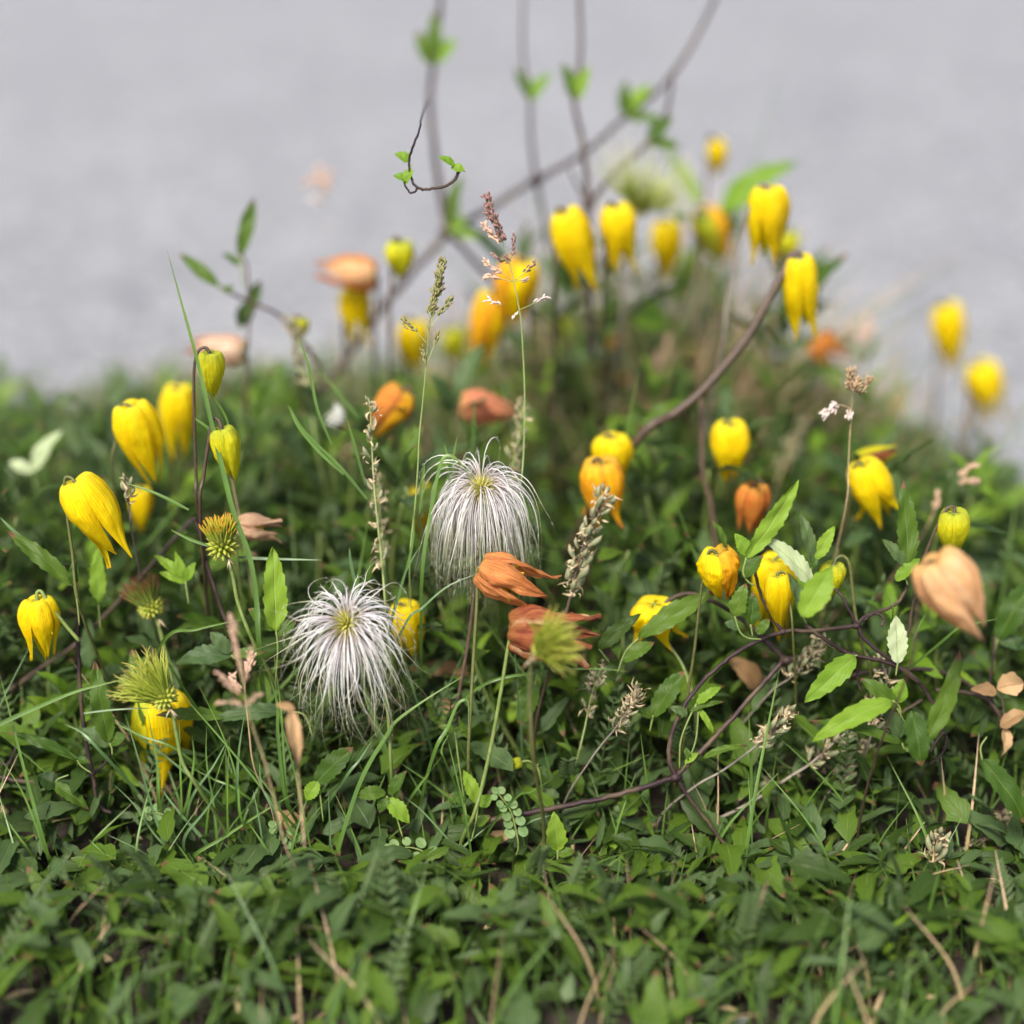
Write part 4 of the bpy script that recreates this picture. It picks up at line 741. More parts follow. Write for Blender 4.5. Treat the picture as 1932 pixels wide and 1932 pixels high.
leafset('torn orange brown dead leaf under the grass blades', [((520, 1530), (590, 1590), 50, {'mat': 'leaf_dry', 'bend': .1})], .70, name='dry_leaf')
leafset('faded pink dead leaf behind the dried pods and vine node', [((1370, 1240), (1430, 1300), 44, {'mat': 'leaf_dry', 'bend': .2})], .735, name='dry_leaf')

# round-leaved pinnate sprigs
def round_leaf(parent, c, r, n, mat='leaf_round'):
    v = [c]; uv = [(.5, .5)]; f = []; n = n.normalized(); a0 = n.orthogonal().normalized(); b0 = n.cross(a0)
    ph = rnd.uniform(0, 6)
    for ring, k in ((.55, 14), (1.0, 14)):
        for i in range(k):
            a = 2*math.pi*i/k; rr = r*ring*(1+.08*math.cos(a+ph))
            v.append(c + (a0*math.cos(a)*rr*.86 + b0*math.sin(a)*rr) + n*(.12*r*ring**2)); uv.append((.5+.5*ring*math.cos(a), .5+.5*ring*math.sin(a)))
    for i in range(14):
        f.append((0, 1+i, 1+(i+1) % 14)); f.append((1+i, 15+i, 15+(i+1) % 14, 1+(i+1) % 14))
    me = mesh_from('leaflet', [q-parent.location for q in v], f, uv, mat)
    o = bpy.data.objects.new('leaflet', me); C.objects.link(o); o.parent = parent
def vetch(label, path, d, size, pairs, name='vetch_leaf'):
    sp = stem_path(path, d, .1, True, 8); vis = stem_path(path, d, .1, False, 8)
    root = thing(name, label, 'leaf', vis[0])
    g = Geo(); g.tube(sp, [.0003, .0005, .0006], 6); g.build('stem', 'stem_green', root)
    T, N = frames(vis)
    for k in range(pairs):
        i = min(len(vis)-1, int(k/(pairs)*(len(vis)-1))); p = vis[i]; s = T[i].cross(TOCAM).normalized()
        r = px(size, d)/2*(.72+.35*k/pairs)
        for sg in (-1, 1):
            n = (TOCAM + Vector((0, 0, .6)) + Vector((rnd.uniform(-.5, .5), 0, rnd.uniform(-.3, .3)))).normalized()
            round_leaf(root, p + s*sg*r*1.15 + T[i]*rnd.uniform(-.3, .3)*r, r*rnd.uniform(.9, 1.08), n)
    round_leaf(root, vis[0]-T[0]*px(size, d)*.4, px(size, d)*.36, TOCAM)
vetch('round leaved pinnate sprig with paired grey green leaflets curving upright', [(940, 1498), (955, 1516), (966, 1536), (972, 1560), (978, 1600)], .672, 22, 6)
vetch('low round leaved sprig arching over the shaded soil', [(736, 1608), (756, 1600), (780, 1600), (806, 1612), (820, 1640)], .676, 24, 5)
vetch('small round leaved sprig hidden among grass blades', [(280, 1536), (300, 1534), (320, 1548), (332, 1580)], .69, 20, 4)
vetch('fine round leaved sprig climbing behind the long purple vine', [(1184, 1510), (1172, 1530), (1160, 1556), (1150, 1600)], .71, 17, 6)
vetch('round leaved sprig in the shade of the tan grass', [(520, 1560), (545, 1580), (560, 1600), (570, 1640)], .685, 22, 4)

# ------------------------------------------------------------------ grass seed stalks
def panicle(label, stem, branches, d, mat, stem_mat='stem_grass', wpx=3.2, size=9.0, dens=1.0, ground=True, name='grass_stalk', slope=.12, fat=.19):
    pts = stem_path(stem, d, slope, ground, 6)
    root = thing(name, label, 'grass', pts[-1])
    g = Geo(); g.tube(pts, [px(wpx*.4, d)/2, px(wpx*.8, d)/2, px(wpx, d)/2], 6); g.build('stem', stem_mat, root)
    gb = Geo(); gs = {}
    for br in branches:
        path, dense = br[0], br[1]; mm = br[2] if len(br) > 2 else mat
        sp = stem_path(path, d+rnd.uniform(-.004, .004), 0, False, 6)
        gb.tube(sp, px(1.6, d)/2, 4)
        Ls = sum((sp[i+1]-sp[i]).length for i in range(len(sp)-1)); n = max(3, int(Ls/px(3.0, d)*dens*dense))
        gs.setdefault(mm, Geo()); T, N = frames(sp)
        for k in range(n):
            t = (k+.5)/n*(0.62 if len(br) > 3 else 1.0); i = min(len(sp)-1, int(t*(len(sp)-1))); p = sp[i]
            dirn = (-T[i] + T[i].cross(N[i])*rnd.gauss(0, .45) + N[i]*rnd.gauss(0, .45)).normalized()
            l = px(size, d)*rnd.uniform(.8, 1.5)
            off = (T[i].cross(N[i])*rnd.gauss(0, 1)+N[i]*rnd.gauss(0, 1))*px(1.6, d)*dense**.5
            spindle(gs[mm], p+off, p+off+dirn*l, l*fat, 5)
    bo = gb.build('branchlets', stem_mat, root)
    for mm, gq in gs.items(): gq.build('spikelets', mm, bo, 'stuff')
    return root
m2 = lambda *a: [tl2(*q) for q in a]
panicle('tall grass stalk with purple brown feathery seed panicle', m2((1130, 165), (1170, 290), (1225, 450), (1255, 545), (1280, 660), (1305, 790), (1318, 900), (1330, 1100), (1336, 1300), (1330, 1600), (1310, 1850)),
        [(m2((1126, 160), (1145, 240), (1180, 320), (1222, 430)), 4.5), (m2((1128, 235), (1160, 290), (1195, 340)), 3.0), (m2((1108, 322), (1150, 370), (1215, 420)), 3.0, 'spike_pink'), (m2((1275, 390), (1272, 450), (1262, 505)), 1.2), (m2((1162, 482), (1200, 512), (1250, 520)), 1.0), (m2((1240, 505), (1250, 525), (1254, 545)), 1.5),
         (m2((1118, 532), (1180, 575), (1225, 600), (1272, 640)), 1.0, 'spike_pink', 1), (m2((1124, 612), (1190, 618), (1272, 640)), 1.0, 'spike_pink', 1), (m2((1385, 538), (1340, 585), (1280, 630)), 1.0, 'spike_purple', 1), (m2((1340, 630), (1310, 632), (1282, 636)), 1.0, 'spike_pink', 1),
         (m2((1455, 726), (1400, 755), (1306, 798)), .9, 'spike_white', 1), (m2((1130, 742), (1180, 755), (1205, 775)), .9, 'spike_white'), (m2((1275, 832), (1290, 815), (1304, 800)), 1.2, 'spike_white')], .683, 'spike_purple')
panicle('grass stalk with narrow olive green seed spike and two side sprays', m2((872, 530), (850, 650), (820, 780), (800, 900), (782, 1110), (765, 1300), (745, 1500), (735, 1700), (720, 1900), (690, 2250)),
        [(m2((872, 525), (860, 600), (842, 680), (820, 760), (800, 830)), 4.5), (m2((866, 640), (850, 690), (835, 730)), 2.5, 'spike_brown'), (m2((912, 742), (880, 790), (840, 850), (812, 890)), 1.5, 'spike_green', 1), (m2((656, 852), (700, 890), (745, 940), (786, 985)), 1.2, 'spike_green', 1), (m2((830, 800), (824, 850)), 1.3), (m2((845, 938), (830, 990), (790, 1090)), 1.1, 'spike_green', 1), (m2((764, 1018), (772, 1060), (780, 1105)), 1.0), (m2((800, 870), (796, 920)), 1.0)], .678, 'spike_green')
panicle('dead grass stalk topped with crumpled brown tufts and pale specks', [(1606, 704), (1608, 735), (1606, 780), (1603, 830), (1600, 890), (1595, 960)],
        [([(1606, 700), (1604, 715), (1606, 735)], 5.0), ([(1620, 716), (1614, 728), (1608, 738)], 4.0), ([(1642, 716), (1628, 728), (1610, 742)], 3.0, 'spike_brown', 1), ([(1600, 725), (1604, 738)], 4), ([(1628, 740), (1616, 742)], 2.0), ([(1556, 780), (1580, 764), (1605, 770)], 3.0, 'spike_white', 1), ([(1602, 784), (1604, 770)], 3.0, 'spike_white')], .70, 'spike_brown', 'straw')
panicle('blurred pink tan dry grass plume leaning before the leaves', [(438, 1165), (447, 1210), (455, 1260), (462, 1320), (478, 1375), (500, 1440), (520, 1520), (540, 1600)],
        [([(434, 1162), (440, 1200), (450, 1250)], 1.5), ([(442, 1180), (448, 1230), (456, 1280)], 1.4), ([(474, 1225), (468, 1260), (460, 1290)], 1.2), ([(410, 1270), (430, 1285), (456, 1300)], 1.5), ([(412, 1325), (440, 1325), (460, 1330)], 1.3), ([(490, 1310), (476, 1320), (464, 1330)], 1.5), ([(428, 1290), (440, 1300), (455, 1310)], 1.1)], .618, 'spike_pink', 'straw', size=6.5, dens=1.7, fat=.13)
panicle('pink tinged grass floret spray standing behind the dry plume', [(472, 1238), (466, 1270), (462, 1300), (470, 1380), (480, 1450)], [([(474, 1236), (470, 1255), (466, 1275)], 3.0), ([(438, 1276), (444, 1290), (455, 1305)], 2.5)], .655, 'spike_pink', 'straw')
panicle('blurred tan dry grass head leaning near the road edge', [(1838, 880), (1812, 896), (1790, 920), (1765, 960), (1740, 1010)], [([(1838, 878), (1815, 892), (1792, 910)], 2.0), ([(1842, 908), (1820, 908), (1795, 915)], 2.0), ([(1800, 890), (1792, 910), (1780, 935)], 1.6), ([(1770, 930), (1768, 945), (1760, 965)], 1.4)], .76, 'spike_pink', 'straw')
panicle('blurred pale dry grass head against the asphalt above drooping shoot', [(610, 330), (614, 400), (622, 500), (630, 600), (636, 700)], [([(575, 345), (592, 340), (610, 345)], 1.5), ([(624, 325), (618, 345), (612, 365)], 1.5), ([(602, 318), (606, 340), (612, 370)], 1.2), ([(590, 372), (600, 376), (612, 385)], 1.5, 'spike_white')], .92, 'spike_pink', 'straw', wpx=2)
for x, y, h in ((1636, 600, 90), (1600, 622, 70), (1700, 728, 120), (1262, 640, 120), (1240, 680, 120), (1218, 700, 110), (1290, 720, 120), (1330, 640, 90)):
    panicle('hazy tan dry grass head in the blurred back of the bed', [(x, y), (x-6, y+h*.4), (x-10, y+h)], [([(x, y), (x-4, y+h*.25), (x-8, y+h*.5)], 1.6), ([(x+10, y+h*.2), (x, y+h*.35), (x-8, y+h*.55)], 1.2), ([(x-16, y+h*.25), (x-12, y+h*.4), (x-8, y+h*.6)], 1.2)], .95+rnd.uniform(-.05, .05), 'spike_brown' if rnd.random() < .5 else 'spike_pink', 'straw')['group'] = 'dry grass heads at the back of the bed'

# ------------------------------------------------------------------ dried pod spikes
def pod_spike(label, stem, top, d, stem_mat='stem_grey', n=10, size=26, spread=10, wpx=4.0, husks=16, green=.3, ground=True, slope=.12, woolly=0):
    """stem: picture points from the tip down; pods sit on the first `top` share of it"""
    vis = stem_path(stem, d, slope, False, 8); pts = stem_path(stem, d, slope, ground, 8)
    root = thing('seed_pod_spike', label, 'seed pods', pts[-1])
    g = Geo(); g.tube(pts, [px(wpx*.5, d)/2, px(wpx*.9, d)/2, px(wpx, d)/2], 7); g.build('stem', stem_mat, root)
    T, N = frames(vis); m = max(2, int(top*(len(vis)-1)))
    n = int(n*1.35); husks = int(husks*1.6)
    for k in range(n):
        t = k/n; i = int(t*m); p = vis[i].lerp(vis[min(i+1, len(vis)-1)], rnd.random()); a = k*2.4+rnd.uniform(-.4, .4)
        b = T[i].cross(N[i]); out = (N[i]*math.cos(a)+b*math.sin(a))
        l = px(size, d)*rnd.uniform(.6, 1.15)*(.7+.5*t); dirn = (-T[i]*rnd.uniform(.6, 1.2)+out*rnd.uniform(.3, .7)).normalized()
        st = p + out*px(spread*.25, d); g = Geo()
        spindle(g, st, st+dirn*l, l*.19, 6, (.35, .8, 1.0, .95, .6, .06), out*l*.10)
        o = g.build('pod', 'pod', root)
    gh = Geo()
    for k in range(husks):
        t = rnd.random()*1.0; i = int(t*m); p = vis[i]; b = T[i].cross(N[i]); a = rnd.uniform(0, 6.28)
        out = (N[i]*math.cos(a)+b*math.sin(a)); l = px(rnd.uniform(8, 20), d)
        p0 = p + out*px(rnd.uniform(1, spread*.5), d); dirn = (-T[i]*rnd.uniform(-.3, 1)+out*rnd.uniform(.3, 1)+Vector((rnd.gauss(0, .5), rnd.gauss(0, .5), rnd.gauss(0, .5)))).normalized()
        mid = p0+dirn*l*.5+out*l*.12; end = p0+dirn*l+Vector((rnd.gauss(0, .3), rnd.gauss(0, .3), rnd.gauss(0, .3)))*l
        v, f, uv = ribbon(spline([p0, mid, end], 4), [l*.22, l*.34, l*.2, l*.03], out, .5); gh.add(v, f, uv)
    for k in range(woolly):
        i = int(rnd.random()*m); p = vis[i]; dv = Vector((rnd.gauss(0, 1), rnd.gauss(0, 1), rnd.gauss(0, 1))).normalized()
        l = px(rnd.uniform(5, 12), d); gh.tube([p, p+dv*l*.6, p+dv*l+Vector((rnd.gauss(0, .3), 0, rnd.gauss(0, .3)))*l], [.00012, .0001, .00005], 3, False)
    gh.build('husks', 'husk', root, 'stuff')
    return root
pod_spike('tallest dried pod spike rising out of the rust red flower', [(1146, 930), (1128, 965), (1108, 1010), (1092, 1060), (1080, 1110), (1066, 1165), (1052, 1215)], .72, .655, 'stem_brown', 20, 36, 34, 7, 60, woolly=110, ground=True)
pod_spike('pale upright pod spike with silvery tip before the rounded orange flower', [(697, 756), (700, 800), (702, 850), (706, 920), (714, 1000), (722, 1080), (728, 1160)], .85, .684, 'stem_grass', 14, 26, 18, 4, 36, woolly=20)
pod_spike('woolly blurred pod spike beside the salmon pink flower', [(988, 762), (984, 800), (972, 860), (962, 920), (955, 970)], .85, .73, 'stem_grass', 14, 24, 22, 4, 34, woolly=30)
pod_spike('short greenish pod spike with papery base in the shade', [(1138, 1250), (1126, 1280), (1114, 1320), (1104, 1370), (1092, 1420)], .7, .692, 'stem_grass', 10, 24, 18, 4, 26)
pod_spike('fluffy white and tan pod spike leaning over dark leaves', [(1206, 1298), (1196, 1322), (1178, 1350), (1158, 1378), (1135, 1405), (1110, 1440)], .62, .68, 'stem_grey', 9, 20, 22, 4, 46, woolly=90)
pod_spike('split open tan pod spike on bent grey stalk below the vine', [(1492, 1342), (1470, 1366), (1440, 1396), (1405, 1424), (1360, 1456), (1310, 1485)], .5, .685, 'stem_grey', 10, 28, 24, 5, 44)
pod_spike('long grey stalk lying slanted with tan pods along its upper half', [(1660, 1318), (1616, 1366), (1575, 1400), (1530, 1440), (1490, 1466), (1420, 1512), (1330, 1556), (1230, 1592), (1180, 1606)], .42, .695, 'stem_grey', 15, 28, 26, 7, 58)
pod_spike('tangled dry pods crowded under the vine node and smooth bell', [(1556, 1202), (1540, 1226), (1520, 1250), (1490, 1280), (1450, 1310)], .8, .70, 'stem_grey', 14, 24, 30, 5, 40)
pod_spike('dry pods hanging behind the cluster of overlapping leaflets', [(1660, 1240), (1672, 1280), (1668, 1320), (1650, 1360), (1640, 1400)], .9, .69, 'stem_grey', 12, 24, 30, 5, 40)
pod_spike('dry pods half buried beside the slanted grey stalk', [(1640, 1400), (1618, 1430), (1590, 1465), (1560, 1500)], .8, .705, 'stem_grey', 10, 22, 24, 4, 30)
pod_spike('blurred dry pods beneath the long purple vine arch', [(1560, 1440), (1500, 1450), (1440, 1480), (1400, 1500)], .9, .72, 'stem_grey', 10, 22, 26, 4, 28)
pod_spike('pale leafy pod spike blurred beside the small lime bud', [(545, 598), (560, 640), (572, 690), (586, 760), (600, 860)], .8, .785, 'stem_grass', 12, 24, 22, 4, 30)
pod_spike('blurred tan pod spike leaning behind the pale upright pod spike', [(712, 900), (716, 960), (722, 1030), (726, 1090)], .9, .725, 'stem_grass', 10, 20, 20, 4, 28)
pod_spike('curled empty tan pod on bare soil under the dark glossy leaf', [(1776, 1572), (1768, 1590), (1762, 1612), (1758, 1640)], .9, .665, 'straw', 6, 34, 26, 5, 22)
pod_spike('grey tan pods lying on bare soil past the curled empty pod', [(1930, 1520), (1890, 1556), (1850, 1584), (1800, 1610)], .9, .70, 'stem_grey', 12, 22, 24, 5, 36)
pod_spike('small grey hairy bud spike beside the big golden bell', [(240, 905), (242, 930), (246, 965), (250, 1010)], .6, .69, 'stem_grey', 5, 26, 12, 4, 8, woolly=20)
pod_spike('blurred tan pods near the blurred pale dry grass by the road', [(1520, 790), (1500, 830), (1480, 870), (1462, 920)], .8, .86, 'straw', 9, 24, 20, 4, 24)
# white clover-like floret
root = thing('clover_flower', 'blurred white clover head among grass behind the pale pod spike', 'flower', P(626, 786, .79))
g = Geo()
for k in range(70):
    a = k*2.4; u = 1-(k+.5)/70*1.6; s = math.sqrt(1-u*u); d0 = Vector((s*math.cos(a), s*math.sin(a), u)); spindle(g, root.location+d0*.002, root.location+d0*.008, .0012, 4)
g.build('florets', 'clover', root, 'stuff')
g = Geo(); g.tube(stem_path([(626, 792), (628, 840), (630, 900)], .79, .2, True), .0007, 6); g.build('stem', 'stem_green', root)

NEAR = [(400, 710, 'upper lime bell'), (440, 860, 'brown tipped lime bell'), (265, 840, 'flared yellow bell'), (180, 980, 'big golden bell'), (78, 1190, 'plump yellow bell'), (310, 1400, 'half hidden flower'), (785, 1200, 'bell behind starburst'), (1355, 1080, 'crumpled golden flower'), (1465, 1130, 'tattered smooth bell'), (1575, 1090, 'arched lime bud'), (1798, 1005, 'round lime bud'), (1800, 1130, 'peach flower'), (980, 1100, 'apricot flower'), (1050, 1200, 'rust red flower'), (1235, 1170, 'splayed yellow flower'), (490, 1000, 'beige flower'), (965, 1443, 'tiny green bud'), (1640, 930, 'bulging yellow bell'), (1378, 850, 'egg shaped bell'), (1140, 920, 'amber bell'), (1424, 950, 'squat orange flower'), (1515, 560, 'notched yellow bell'), (1090, 470, 'long tilted bell'), (1790, 640, 'far asphalt bell'), (670, 600, 'bell below orange'), (950, 590, 'blurred amber bells'), (740, 770, 'rounded orange flower'), (920, 770, 'salmon flower'), (425, 665, 'cream flower'), (1550, 660, 'ragged orange flower'), (908, 960, 'drooping seed head'), (655, 1190, 'starburst seed head'), (418, 1015, 'orange tipped tuft'), (280, 1140, 'brown tipped tuft'), (300, 1290, 'swept green tuft'), (705, 900, 'pale pod spike'), (1110, 1010, 'tallest pod spike'), (1275, 1467, 'swollen vine node'), (1400, 1240, 'arching purple vine'), (1455, 1380, 'split pod spike'), (1570, 1410, 'slanted grey stalk'), (1700, 1330, 'vine loop leaves'), (1890, 1340, 'dry brown leaves'), (1890, 1500, 'drooping glossy leaf'), (1770, 1590, 'empty tan pod'), (960, 1545, 'round leaved sprig'), (1185, 1340, 'fluffy pod spike'), (440, 1250, 'pink grass plume'), (560, 1400, 'tan dead leaf'), (175, 1460, 'purple vine fork'), (725, 1500, 'arrow shaped leaflets'), (1045, 1570, 'nibbled jagged leaf')]
def near_refs(p):
    u, v, d = proj(p)
    q = sorted(NEAR, key=lambda q: (q[0]-u)**2+(q[1]-v)**2)
    return q[0][2], q[1][2], v
LEAFWORD = {'leaf': 'mid green', 'leaf_dark': 'deep green', 'leaf_blue': 'grey green', 'leaf_bright': 'bright green'}
def near_label(p, what):
    a, b, v = near_refs(p)
    return f'{what} below {a} and {b}' if v > 1640 else f'{what} near {a} and {b}'

# ------------------------------------------------------------------ grass blades
BL = 0
def blade(pts, w=5.5, d=.675, mat='blade', label=None, slope=.1, ground=True, group='grass blades among the clematis', face=False):
    """picture points from tip to foot"""
    sp = stem_path(pts, d, slope, ground, 7)[::-1]
    fac = (TOCAM + Vector((rnd.uniform(-.7, .7), 0, rnd.uniform(-.2, .6)))).normalized(); ww = px(w, d)
    if face: fac = (TOCAM+Vector((.3, 0, 0))).normalized()
    v, f, uv = ribbon(sp, [ww*.8, ww, ww, ww, ww*.95, ww*.85, ww*.6, ww*.06] if face else [ww*.7, ww, ww, ww*.85, ww*.55, ww*.08], fac, .2 if face else rnd.uniform(.15, .5))
    base = sp[0]
    o = bpy.data.objects.new('grass_shoot', mesh_from('grass_shoot', [p-base for p in v], f, uv, mat)); o.location = base; C.objects.link(o)
    if label: tag(o, label, 'grass')
    else: tag(o, near_label(sp[-1], {'blade': 'slim green grass blade', 'blade_blue': 'slim bluish grass blade'}[mat]), 'grass', group)
    return o
mb = lambda fn, *a: [fn(*q) for q in a]
blade(mb(tl1, (940, 465), (1020, 760), (1110, 1090), (1180, 1400), (1240, 1650), (1310, 1930)) + mb(b1, (1400, 250), (1440, 500), (1455, 760)), 9.5, .664, 'blade', 'tallest straight grass blade, sharp tipped, crossing the closed lime bell', .03, face=True)
blade(mb(b1, (740, 930), (450, 1000), (200, 1100), (0, 1190), (-80, 1230)), 8, .665, 'blade', 'long grass blade bent flat across the purple vine', 0, False)
blade(mb(b2, (1215, 925), (1000, 1060), (850, 1170), (800, 1240), (650, 1500), (520, 1890)), 9, .668, 'blade', 'long arched grass blade with kinked tip below the starburst seed head', .1)
blade(mb(b2, (1250, 1180), (1245, 1060), (1190, 1080), (1130, 1220), (1065, 1335)), 8, .672, 'blade', 'pale grass blade folded over in a sharp hook', .0)
blade(mb(tl2, (1040, 1740), (960, 1640), (900, 1615), (860, 1680), (810, 1930), (760, 2300)), 8, .672, 'blade', 'grass blade looping over the drooping seed head', .05)
GB1 = [((700, 1130), (760, 1330), (850, 1650), (930, 1900)), ((830, 1130), (880, 1400), (890, 1620)), ((0, 920), (60, 1150), (150, 1500), (260, 1900)), ((0, 1380), (120, 1560), (200, 1750), (260, 1910)), ((0, 1680), (160, 1900)), ((440, 1000), (700, 1200), (900, 1350), (1200, 1600)), ((880, 1520), (1000, 1680), (1150, 1850)), ((1260, 1520), (1150, 1680), (1040, 1820)), ((640, 1530), (750, 1640), (860, 1800), (940, 1890)), ((1010, 1090), (1010, 1300), (1020, 1600)), ((1120, 980), (1250, 1250), (1330, 1500), (1350, 1700)), ((1370, 1150), (1340, 1350), (1330, 1560)), ((1000, 1000), (1150, 1170), (1330, 1380), (1550, 1650)), ((1160, 1200), (1160, 1400), (1200, 1650), (1220, 1880)), ((1290, 1260), (1280, 1500), (1285, 1880)), ((1650, 1580), (1450, 1700), (1250, 1830), (1100, 1920)), ((1345, 605), (1100, 660), (920, 720)), ((1805, 270), (1500, 262), (1340, 255)), ((1470, 810), (1550, 1050), (1560, 1250), (1600, 1600)), ((1540, 800), (1560, 1100), (1650, 1450), (1740, 1880)), ((500, 1840), (580, 1915)), ((600, 1810), (800, 1910)), ((1400, 1750), (1500, 1900)), ((530, 1100), (640, 1180), (800, 1260), (1000, 1340)), ((1060, 1430), (1200, 1500), (1330, 1560)), ((360, 1190), (460, 1240), (560, 1340)), ((870, 1100), (650, 1110), (470, 1130)), ((960, 100), (1060, 150), (1170, 190)), ((0, 30), (60, 90), (130, 150)), ((940, 790), (960, 850), (1000, 940)), ((1280, 1280), (1190, 1440), (1080, 1600)), ((1080, 1250), (1090, 1400), (1060, 1600)), ((1420, 1560), (1450, 1700), (1480, 1880))]
for q in GB1: blade(mb(b1, *q), rnd.uniform(4, 7.5), .676+rnd.uniform(-.008, .012), 'blade' if rnd.random() < .7 else 'blade_blue', ground=q[0][1] > 320 and q not in (GB1[26],))
GB2 = [((1300, 345), (1130, 420), (990, 540), (890, 640)), ((990, 170), (900, 330), (850, 500), (780, 720)), ((900, 850), (925, 940), (950, 1035)), ((580, 200), (590, 300), (630, 460)), ((890, 1600), (1000, 1690), (1200, 1910)), ((1400, 1730), (1200, 1900)), ((160, 800), (200, 1150), (230, 1600)), ((0, 1420), (130, 1560), (260, 1800)), ((75, 1410), (90, 1540), (160, 1680)), ((715, 1270), (640, 1390), (560, 1490)), ((1150, 1230), (1100, 1330), (1120, 1400)), ((1100, 1370), (1000, 1500), (920, 1610)), ((1720, 1700), (1580, 1750)), ((1720, 1500), (1600, 1570), (1520, 1600)), ((460, 1560), (470, 1750), (475, 1900)), ((945, -30), (930, 200), (840, 520), (800, 700))]
for q in GB2: blade(mb(b2, *q), rnd.uniform(4.5, 7), .674+rnd.uniform(-.008, .012), 'blade' if rnd.random() < .75 else 'blade_blue', ground=q[0][1] > 300)
blade(mb(b2, (640, 830), (680, 1050), (790, 1370), (830, 1560)), 15, .70, 'blade')
blade(mb(b3, (995, 895), (800, 880), (500, 900), (150, 990)), 6, .69)
for q in [((1090, 1405), (1140, 1440), (1210, 1500)), ((1100, 1210), (1200, 1290), (1270, 1400), (1290, 1500)), ((710, 1770), (880, 1830), (1060, 1920)), ((1615, 1330), (1680, 1460), (1800, 1600), (1930, 1720))]:
    blade(mb(tl1, *q), 6, .672, ground=False)
for q in [((960, 1500), (930, 1650), (905, 1750)), ((885, 1550), (900, 1620), (915, 1690)), ((180, 1130), (300, 1280), (400, 1400)), ((330, 1380), (380, 1560), (440, 1780)), ((10, 1330), (100, 1480), (300, 1680), (450, 1860)), ((50, 920), (120, 1100), (170, 1350), (250, 1550)), ((745, 1950), (760, 1780), (770, 1660)), ((1052, 1300), (1048, 1450), (1040, 1650))]:
    blade(mb(tl2, *q), 6, .685 + (.06 if q[0][0] in (180, 1052) else 0), ground=False)
for q in [((1230, 1815), (1222, 1910), (1215, 1990)), ((1270, 1720), (1280, 1830), (1285, 1930)), ((640, 1960), (610, 2010), (600, 2100)), ((1780, 600), (1600, 640), (1500, 700)), ((1380, 570), (1330, 660), (1290, 740)), ((1160, 450), (1185, 520), (1190, 600))]:
    blade(mb(b4, *q), 5.5, .68)

# ------------------------------------------------------------------ undergrowth scatter
UNIT = {}
for m in ('leaf', 'leaf_dark', 'leaf_blue', 'leaf_bright'):
    UNIT[m] = [mesh_from('leaflet', *leaf_geo(1.0, rnd.uniform(.25, .40), rnd.choice([4, 5, 6]), rnd.choice([0, 0, .2, .35]), rnd.uniform(.15, .4), rnd.uniform(-.05, .16), rnd.uniform(-.5, .5), 100+i, cols=2), m) for i in range(6)]
def canopy(x, y):
    """how high the leaves stand over the soil, metres"""
    hump = 0.205*math.exp(-((x-0.10)/0.19)**2)*math.exp(-((y-0.93)/0.17)**2)
    front = 0.050 + 0.080*min(1, max(0, (y-.42)/.25))*math.exp(-(max(0, y-.70)/.16)**2)
    h = max(.028, hump, front)
    e = bed_edge(x)-y
    return h*min(1, .22+max(0, e)/.16)*float(np.interp(x, [.16, .34], [1, .5]))
LIMIT = 0.672
def make_sprig(seed):
    r = random.Random(seed); H = 1.0
    ax = Vector((r.uniform(-.35, .35), r.uniform(-.35, .35), 1))
    pts = spline([Vector((0, 0, 0)), ax*.35+Vector((r.uniform(-.08, .08), r.uniform(-.08, .08), 0)), ax*.7, ax*1.0], 5)
    leaves = []
    nodes = r.choice([3, 4, 4, 5])
    for k in range(nodes):
        t = .35+.65*k/(nodes-1) if nodes > 1 else 1; i = int(t*(len(pts)-1)); a0 = r.uniform(0, 3.14)+k*1.57
        cnt = 2 if k < nodes-1 else 3
        for c in range(cnt):
            a = a0+c*2*math.pi/cnt; el = r.uniform(-.15, .75) + (.35 if k == nodes-1 else 0)
            dv = Vector((math.cos(a)*math.cos(el), math.sin(a)*math.cos(el), math.sin(el)))
            leaves.append((pts[i]+dv*.05, dv, r.uniform(.26, .46)*(1.1-.35*t), r.randint(0, 5)))
    return pts, leaves
SPR = [make_sprig(i) for i in range(10)]
SPR_STEM = []
for pts, lv in SPR:
    v, f, uv = tube(pts, [.012, .010, .006], 5); SPR_STEM.append(mesh_from('stem', v, f, uv, 'stem_green'))
def near_limit(v):
    return float(np.interp(v, [820, 840, 1280, 1400, 1560, 1610, 1680], [.672, .70, .705, .70, .69, .675, .60]))
def place_sprig(x, y, h, k, rz, mat):
    pts, lv = SPR[k]; q = Matrix.Rotation(rz, 3, 'Z'); lk = min(1.7, max(.8, .085/h))
    W = [Vector((x, y, 0)) + (q @ (b+dv*l*lk))*h for b, dv, l, u in lv]
    for w in W + [Vector((x, y, 0))+(q @ pts[-1])*h]:
        u, v, d = proj(w)
        if d < near_limit(v): return None
    u, v, d = proj(W[-1])
    root = thing('leaf_sprig', near_label(W[-1], ('taller ' if h > .10 else 'low ' if h < .05 else '')+LEAFWORD[mat]+' leafy sprig'), 'plant', (x, y, 0), 'leafy sprigs of the undergrowth')
    root.rotation_euler = (0, 0, rz); root.scale = (h, h, h)
    st = bpy.data.objects.new('stem', SPR_STEM[k]); C.objects.link(st); st.parent = root
    for b, dv, l, u in lv:
        n = Vector((rnd.gauss(0, .3), rnd.gauss(0, .3), 1)); m = orient(Vector((0, 0, 0)), dv, n).to_4x4()
        o = bpy.data.objects.new('leaflet', UNIT[mat][u]); C.objects.link(o); o.parent = root
        o.matrix_basis = Matrix.Translation(b) @ m @ Matrix.Scale(l*rnd.uniform(.85, 1.2)*lk, 4)
    return root
cnt = 0; tries = 0
